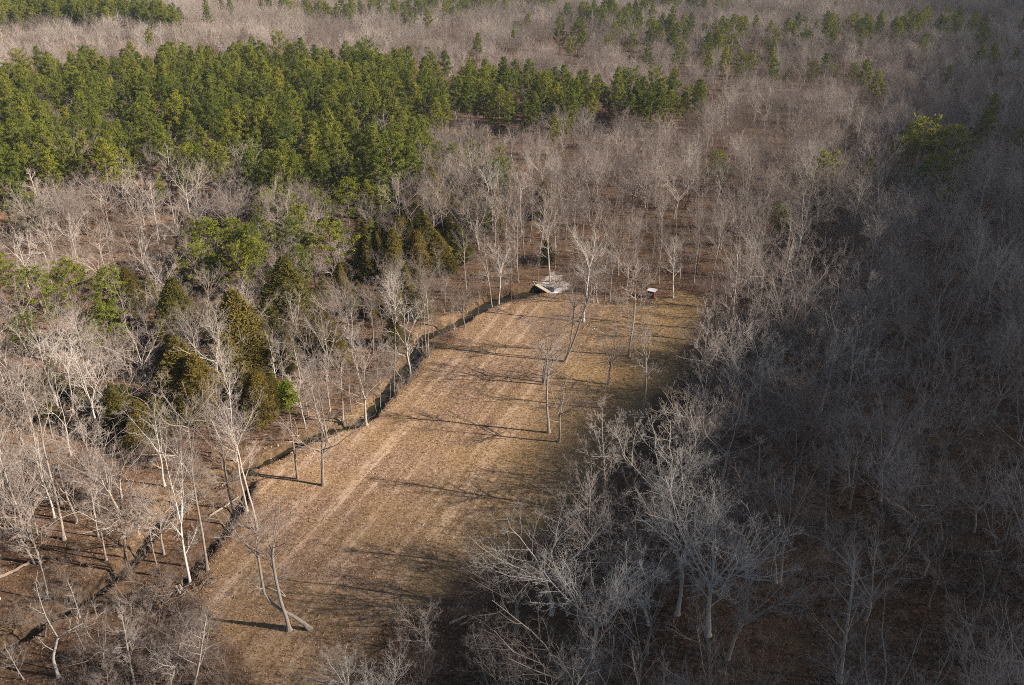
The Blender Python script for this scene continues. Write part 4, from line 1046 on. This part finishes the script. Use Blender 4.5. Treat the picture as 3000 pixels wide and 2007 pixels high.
# brush under the trees
def sapling(seed):
    g = random.Random(seed); m = MB()
    for s in range(g.randint(2, 5)):
        a = g.uniform(0, 6.28); q, r = wander(Vector((g.gauss(0, .25), g.gauss(0, .25), -.1)), Vector((math.cos(a)*.35, math.sin(a)*.35, 1)), g.uniform(1.2, 3.6), .028, .01, 3, .12, 0, g); m.tube(q, r, 3)
        for k in range(9):
            p_, d_, r_ = along(q, r, g.uniform(.25, .98)); dd = d_*.7+perp(d_, g.uniform(0, 6.28)); q2, r2 = wander(p_, dd, g.uniform(.4, 1.1), .016, .006, 2, .15, .05, g); m.tube(q2, r2, 3)
            for _ in range(2):
                p3, d3, _r = along(q2, r2, g.uniform(.3, .95)); q3, r3 = wander(p3, d3+perp(d3, g.uniform(0, 6.28))*.8, g.uniform(.25, .6), .011, .005, 2, .1, 0, g); m.tube(q3, r3, 3)
    v = np.array(m.v); f = np.array(m.f); return v, f
sap = [sapling(i) for i in range(7)]
V, F, off = [], [], 0
bx, by = [], []
n_try = 36000
xs = rng.uniform(-150, 150, n_try); ys = rng.uniform(66, 290, n_try); zz = ground(xs, ys); px, py, dep = project(xs, ys, zz)
s1 = clear_sd(xs, ys); d1, w1, d2, w2 = channels(xs, ys); th = in_poly(px, py, THICKET); lf = xs < np.interp(ys, sorted(p[1] for p in creek_w), [p[0] for p in sorted(creek_w, key=lambda q: q[1])])
g1, _ = poly_dist(xs, ys, gravel_w, True)
prob = np.where(th | (d1 < w1+1.6) | (d2 < w2+1.4), 1.0, np.where(lf, .42, np.where(s1 > -5, .34, .14)))*np.clip(vnoise(xs/9, ys/9, 91)*2.2-.3, 0, 1.3)
good = (px > -100) & (px < 3150) & (py < 2150) & (s1 < .5) & (d1 > w1*.7) & (d2 > w2*.4) & (g1 > 1.5) & (np.hypot(xs-at(1905, 880)[0], (ys-at(1905, 880)[1])*.6) > 9) & (rng.random(n_try) < prob)
for i in np.flatnonzero(good):
    v, f = sap[int(rng.integers(0, 7))]; s = rng.uniform(.45, 1.25)*(1.15 if th[i] else 1); a = rng.uniform(0, 6.28); c, q = math.cos(a), math.sin(a)
    V.append(np.stack([(v[:, 0]*c-v[:, 1]*q)*s+xs[i], (v[:, 0]*q+v[:, 1]*c)*s+ys[i], v[:, 2]*s+zz[i]], 1)); F.append(f+off); off += len(v)
tag(link('undergrowth', mesh_np('undergrowth', np.concatenate(V), np.concatenate(F), [M_brush])), 'thin brown twiggy brush under the bare trees', None, None, 'stuff')

# dry grass on the field and fallen leaves in the woods
def blades(n, xr, yr, cond, size, wd, flat, mats, name, label):
    x = rng.uniform(*xr, n); y = rng.uniform(*yr, n); px, py, _ = project(x, y, np.zeros(n))
    m = (px > -60) & (px < 3060) & (py < 2080); x, y = x[m], y[m]; k = cond(x, y); x, y = x[k], y[k]; z = ground(x, y); n = len(x)
    a = rng.uniform(0, 6.28, n); s = size*rng.uniform(.5, 1.3, n); tilt = rng.uniform(.1, .9, n) if flat else rng.uniform(.5, 1.5, n)
    d = np.stack([np.cos(a)*np.cos(tilt), np.sin(a)*np.cos(tilt), np.sin(tilt)], 1); sd_ = np.stack([-np.sin(a), np.cos(a), rng.uniform(-.4, .4, n)], 1)*wd
    P = np.stack([x, y, z-.01], 1); v = np.stack([P-sd_, P+sd_, P+d*s[:, None]+sd_*.5, P+d*s[:, None]-sd_*.5], 1).reshape(-1, 3)
    tag(link(name, mesh_np(name, v, np.arange(len(v)).reshape(-1, 4), mats)), label, None, None, 'stuff')
def straw_mat(name, stops):
    m, t, out = new_mat(name); ge = t.nodes.new('ShaderNodeNewGeometry'); c = ramp(t, ge.outputs['Random Per Island'], stops); diffuse(t, out, c); return m
M_straw = straw_mat('dry_grass', [(0, (.13, .08, .04)), (.4, (.28, .185, .095)), (.75, (.42, .30, .17)), (1, (.58, .44, .28))])
M_dead = straw_mat('dead_leaves', [(0, (.07, .036, .02)), (.5, (.19, .10, .055)), (.85, (.28, .17, .10)), (1, (.40, .28, .18))])
blades(190000, (-60, 75), (76, 225), lambda x, y: clear_sd(x, y)+(fbm(x/7, y/7, 41)-.47)*7 > -1, .20, .05, False, [M_straw], 'dry_grass', 'short dry tan grass standing on the field')
blades(230000, (-115, 115), (72, 260), lambda x, y: (clear_sd(x, y) < .8) & (channels(x, y)[0] > channels(x, y)[1]*.6), .20, .09, True, [M_dead], 'fallen_leaves', 'brown fallen leaves lying in the wood')

# ------------------------------------------------------------------ an unseen vapour bank added to shade the right-hand country, and the haze
def shade_cloud():
    zc = 420.0; xs = np.linspace(-300, 1500, 91); ys = np.linspace(-350, 3000, 120); X, Y = np.meshgrid(xs, ys); x, y = X.ravel(), Y.ravel()
    k = np.interp(y, [-300, 60, 95, 120, 160, 207, 281, 700, 3000], [-60, 12, 27, 38, 54, 74, 100, 240, 960]); wd = np.interp(y, [60, 120, 200, 300, 700], [42, 48, 64, 90, 170])
    u = x+(fbm(x/26, y/34, 55, 3)-.45)*24
    f = sstep(k, k+wd, u)*(1-.40*sstep(230, 600, y))*(.86+.25*vnoise(x/110, y/140, 56))
    f = np.maximum(f, .24*sstep(116, 90, y+(fbm(x/24, y/24, 58)-.47)*34)*sstep(12, -12, x+(fbm(x/15, y/15, 59)-.47)*20))  # extra lobe added only to darken the near left end of the field
    f *= sstep(-350, -250, y)*sstep(3000, 2600, y)*sstep(1500, 1350, x)
    th = np.maximum(f, 0)*70  # thickness follows the shadow wanted on the ground
    cx = x+SUN[0]/SUN[2]*zc; cyy = y+SUN[1]/SUN[2]*zc
    n = len(x); v = np.concatenate([np.stack([cx, cyy, zc+th*.6+.02], 1), np.stack([cx, cyy, zc-th*.4-.02], 1)])
    nx, ny = len(xs), len(ys); i = (np.arange(ny-1)[:, None]*nx+np.arange(nx-1)[None]).ravel(); top = np.stack([i, i+1, i+nx+1, i+nx], 1)
    faces = [top, top[:, ::-1]+n]
    b = np.concatenate([np.arange(nx), np.arange(1, ny)*nx+nx-1, (ny-1)*nx+np.arange(nx-2, -1, -1), np.arange(ny-2, 0, -1)*nx]); b2 = np.roll(b, -1)
    faces.append(np.stack([b2, b, b+n, b2+n], 1))
    m, t, out = new_mat('shading_vapour'); p = t.nodes.new('ShaderNodeVolumePrincipled'); p.inputs['Color'].default_value = (1, 1, 1, 1); p.inputs['Density'].default_value = .0230; t.links.new(p.outputs[0], out.inputs['Volume'])
    tag(link('shade_cloud', mesh_np('shade_cloud', v, np.concatenate(faces), [m], True)), 'unseen vapour bank added to darken the right-hand country and near left corner', None, None, 'structure')
shade_cloud()
m, t, out = new_mat('haze_air'); p = t.nodes.new('ShaderNodeVolumePrincipled'); p.inputs['Color'].default_value = (.78, .86, 1, 1); p.inputs['Density'].default_value = .00005; t.links.new(p.outputs[0], out.inputs['Volume'])
h = MB(); h.box(0, 3000, 48, 9800, 7600, 110); o = h.build('haze', m); tag(o, 'thin winter haze over the valley', None, None, 'stuff')
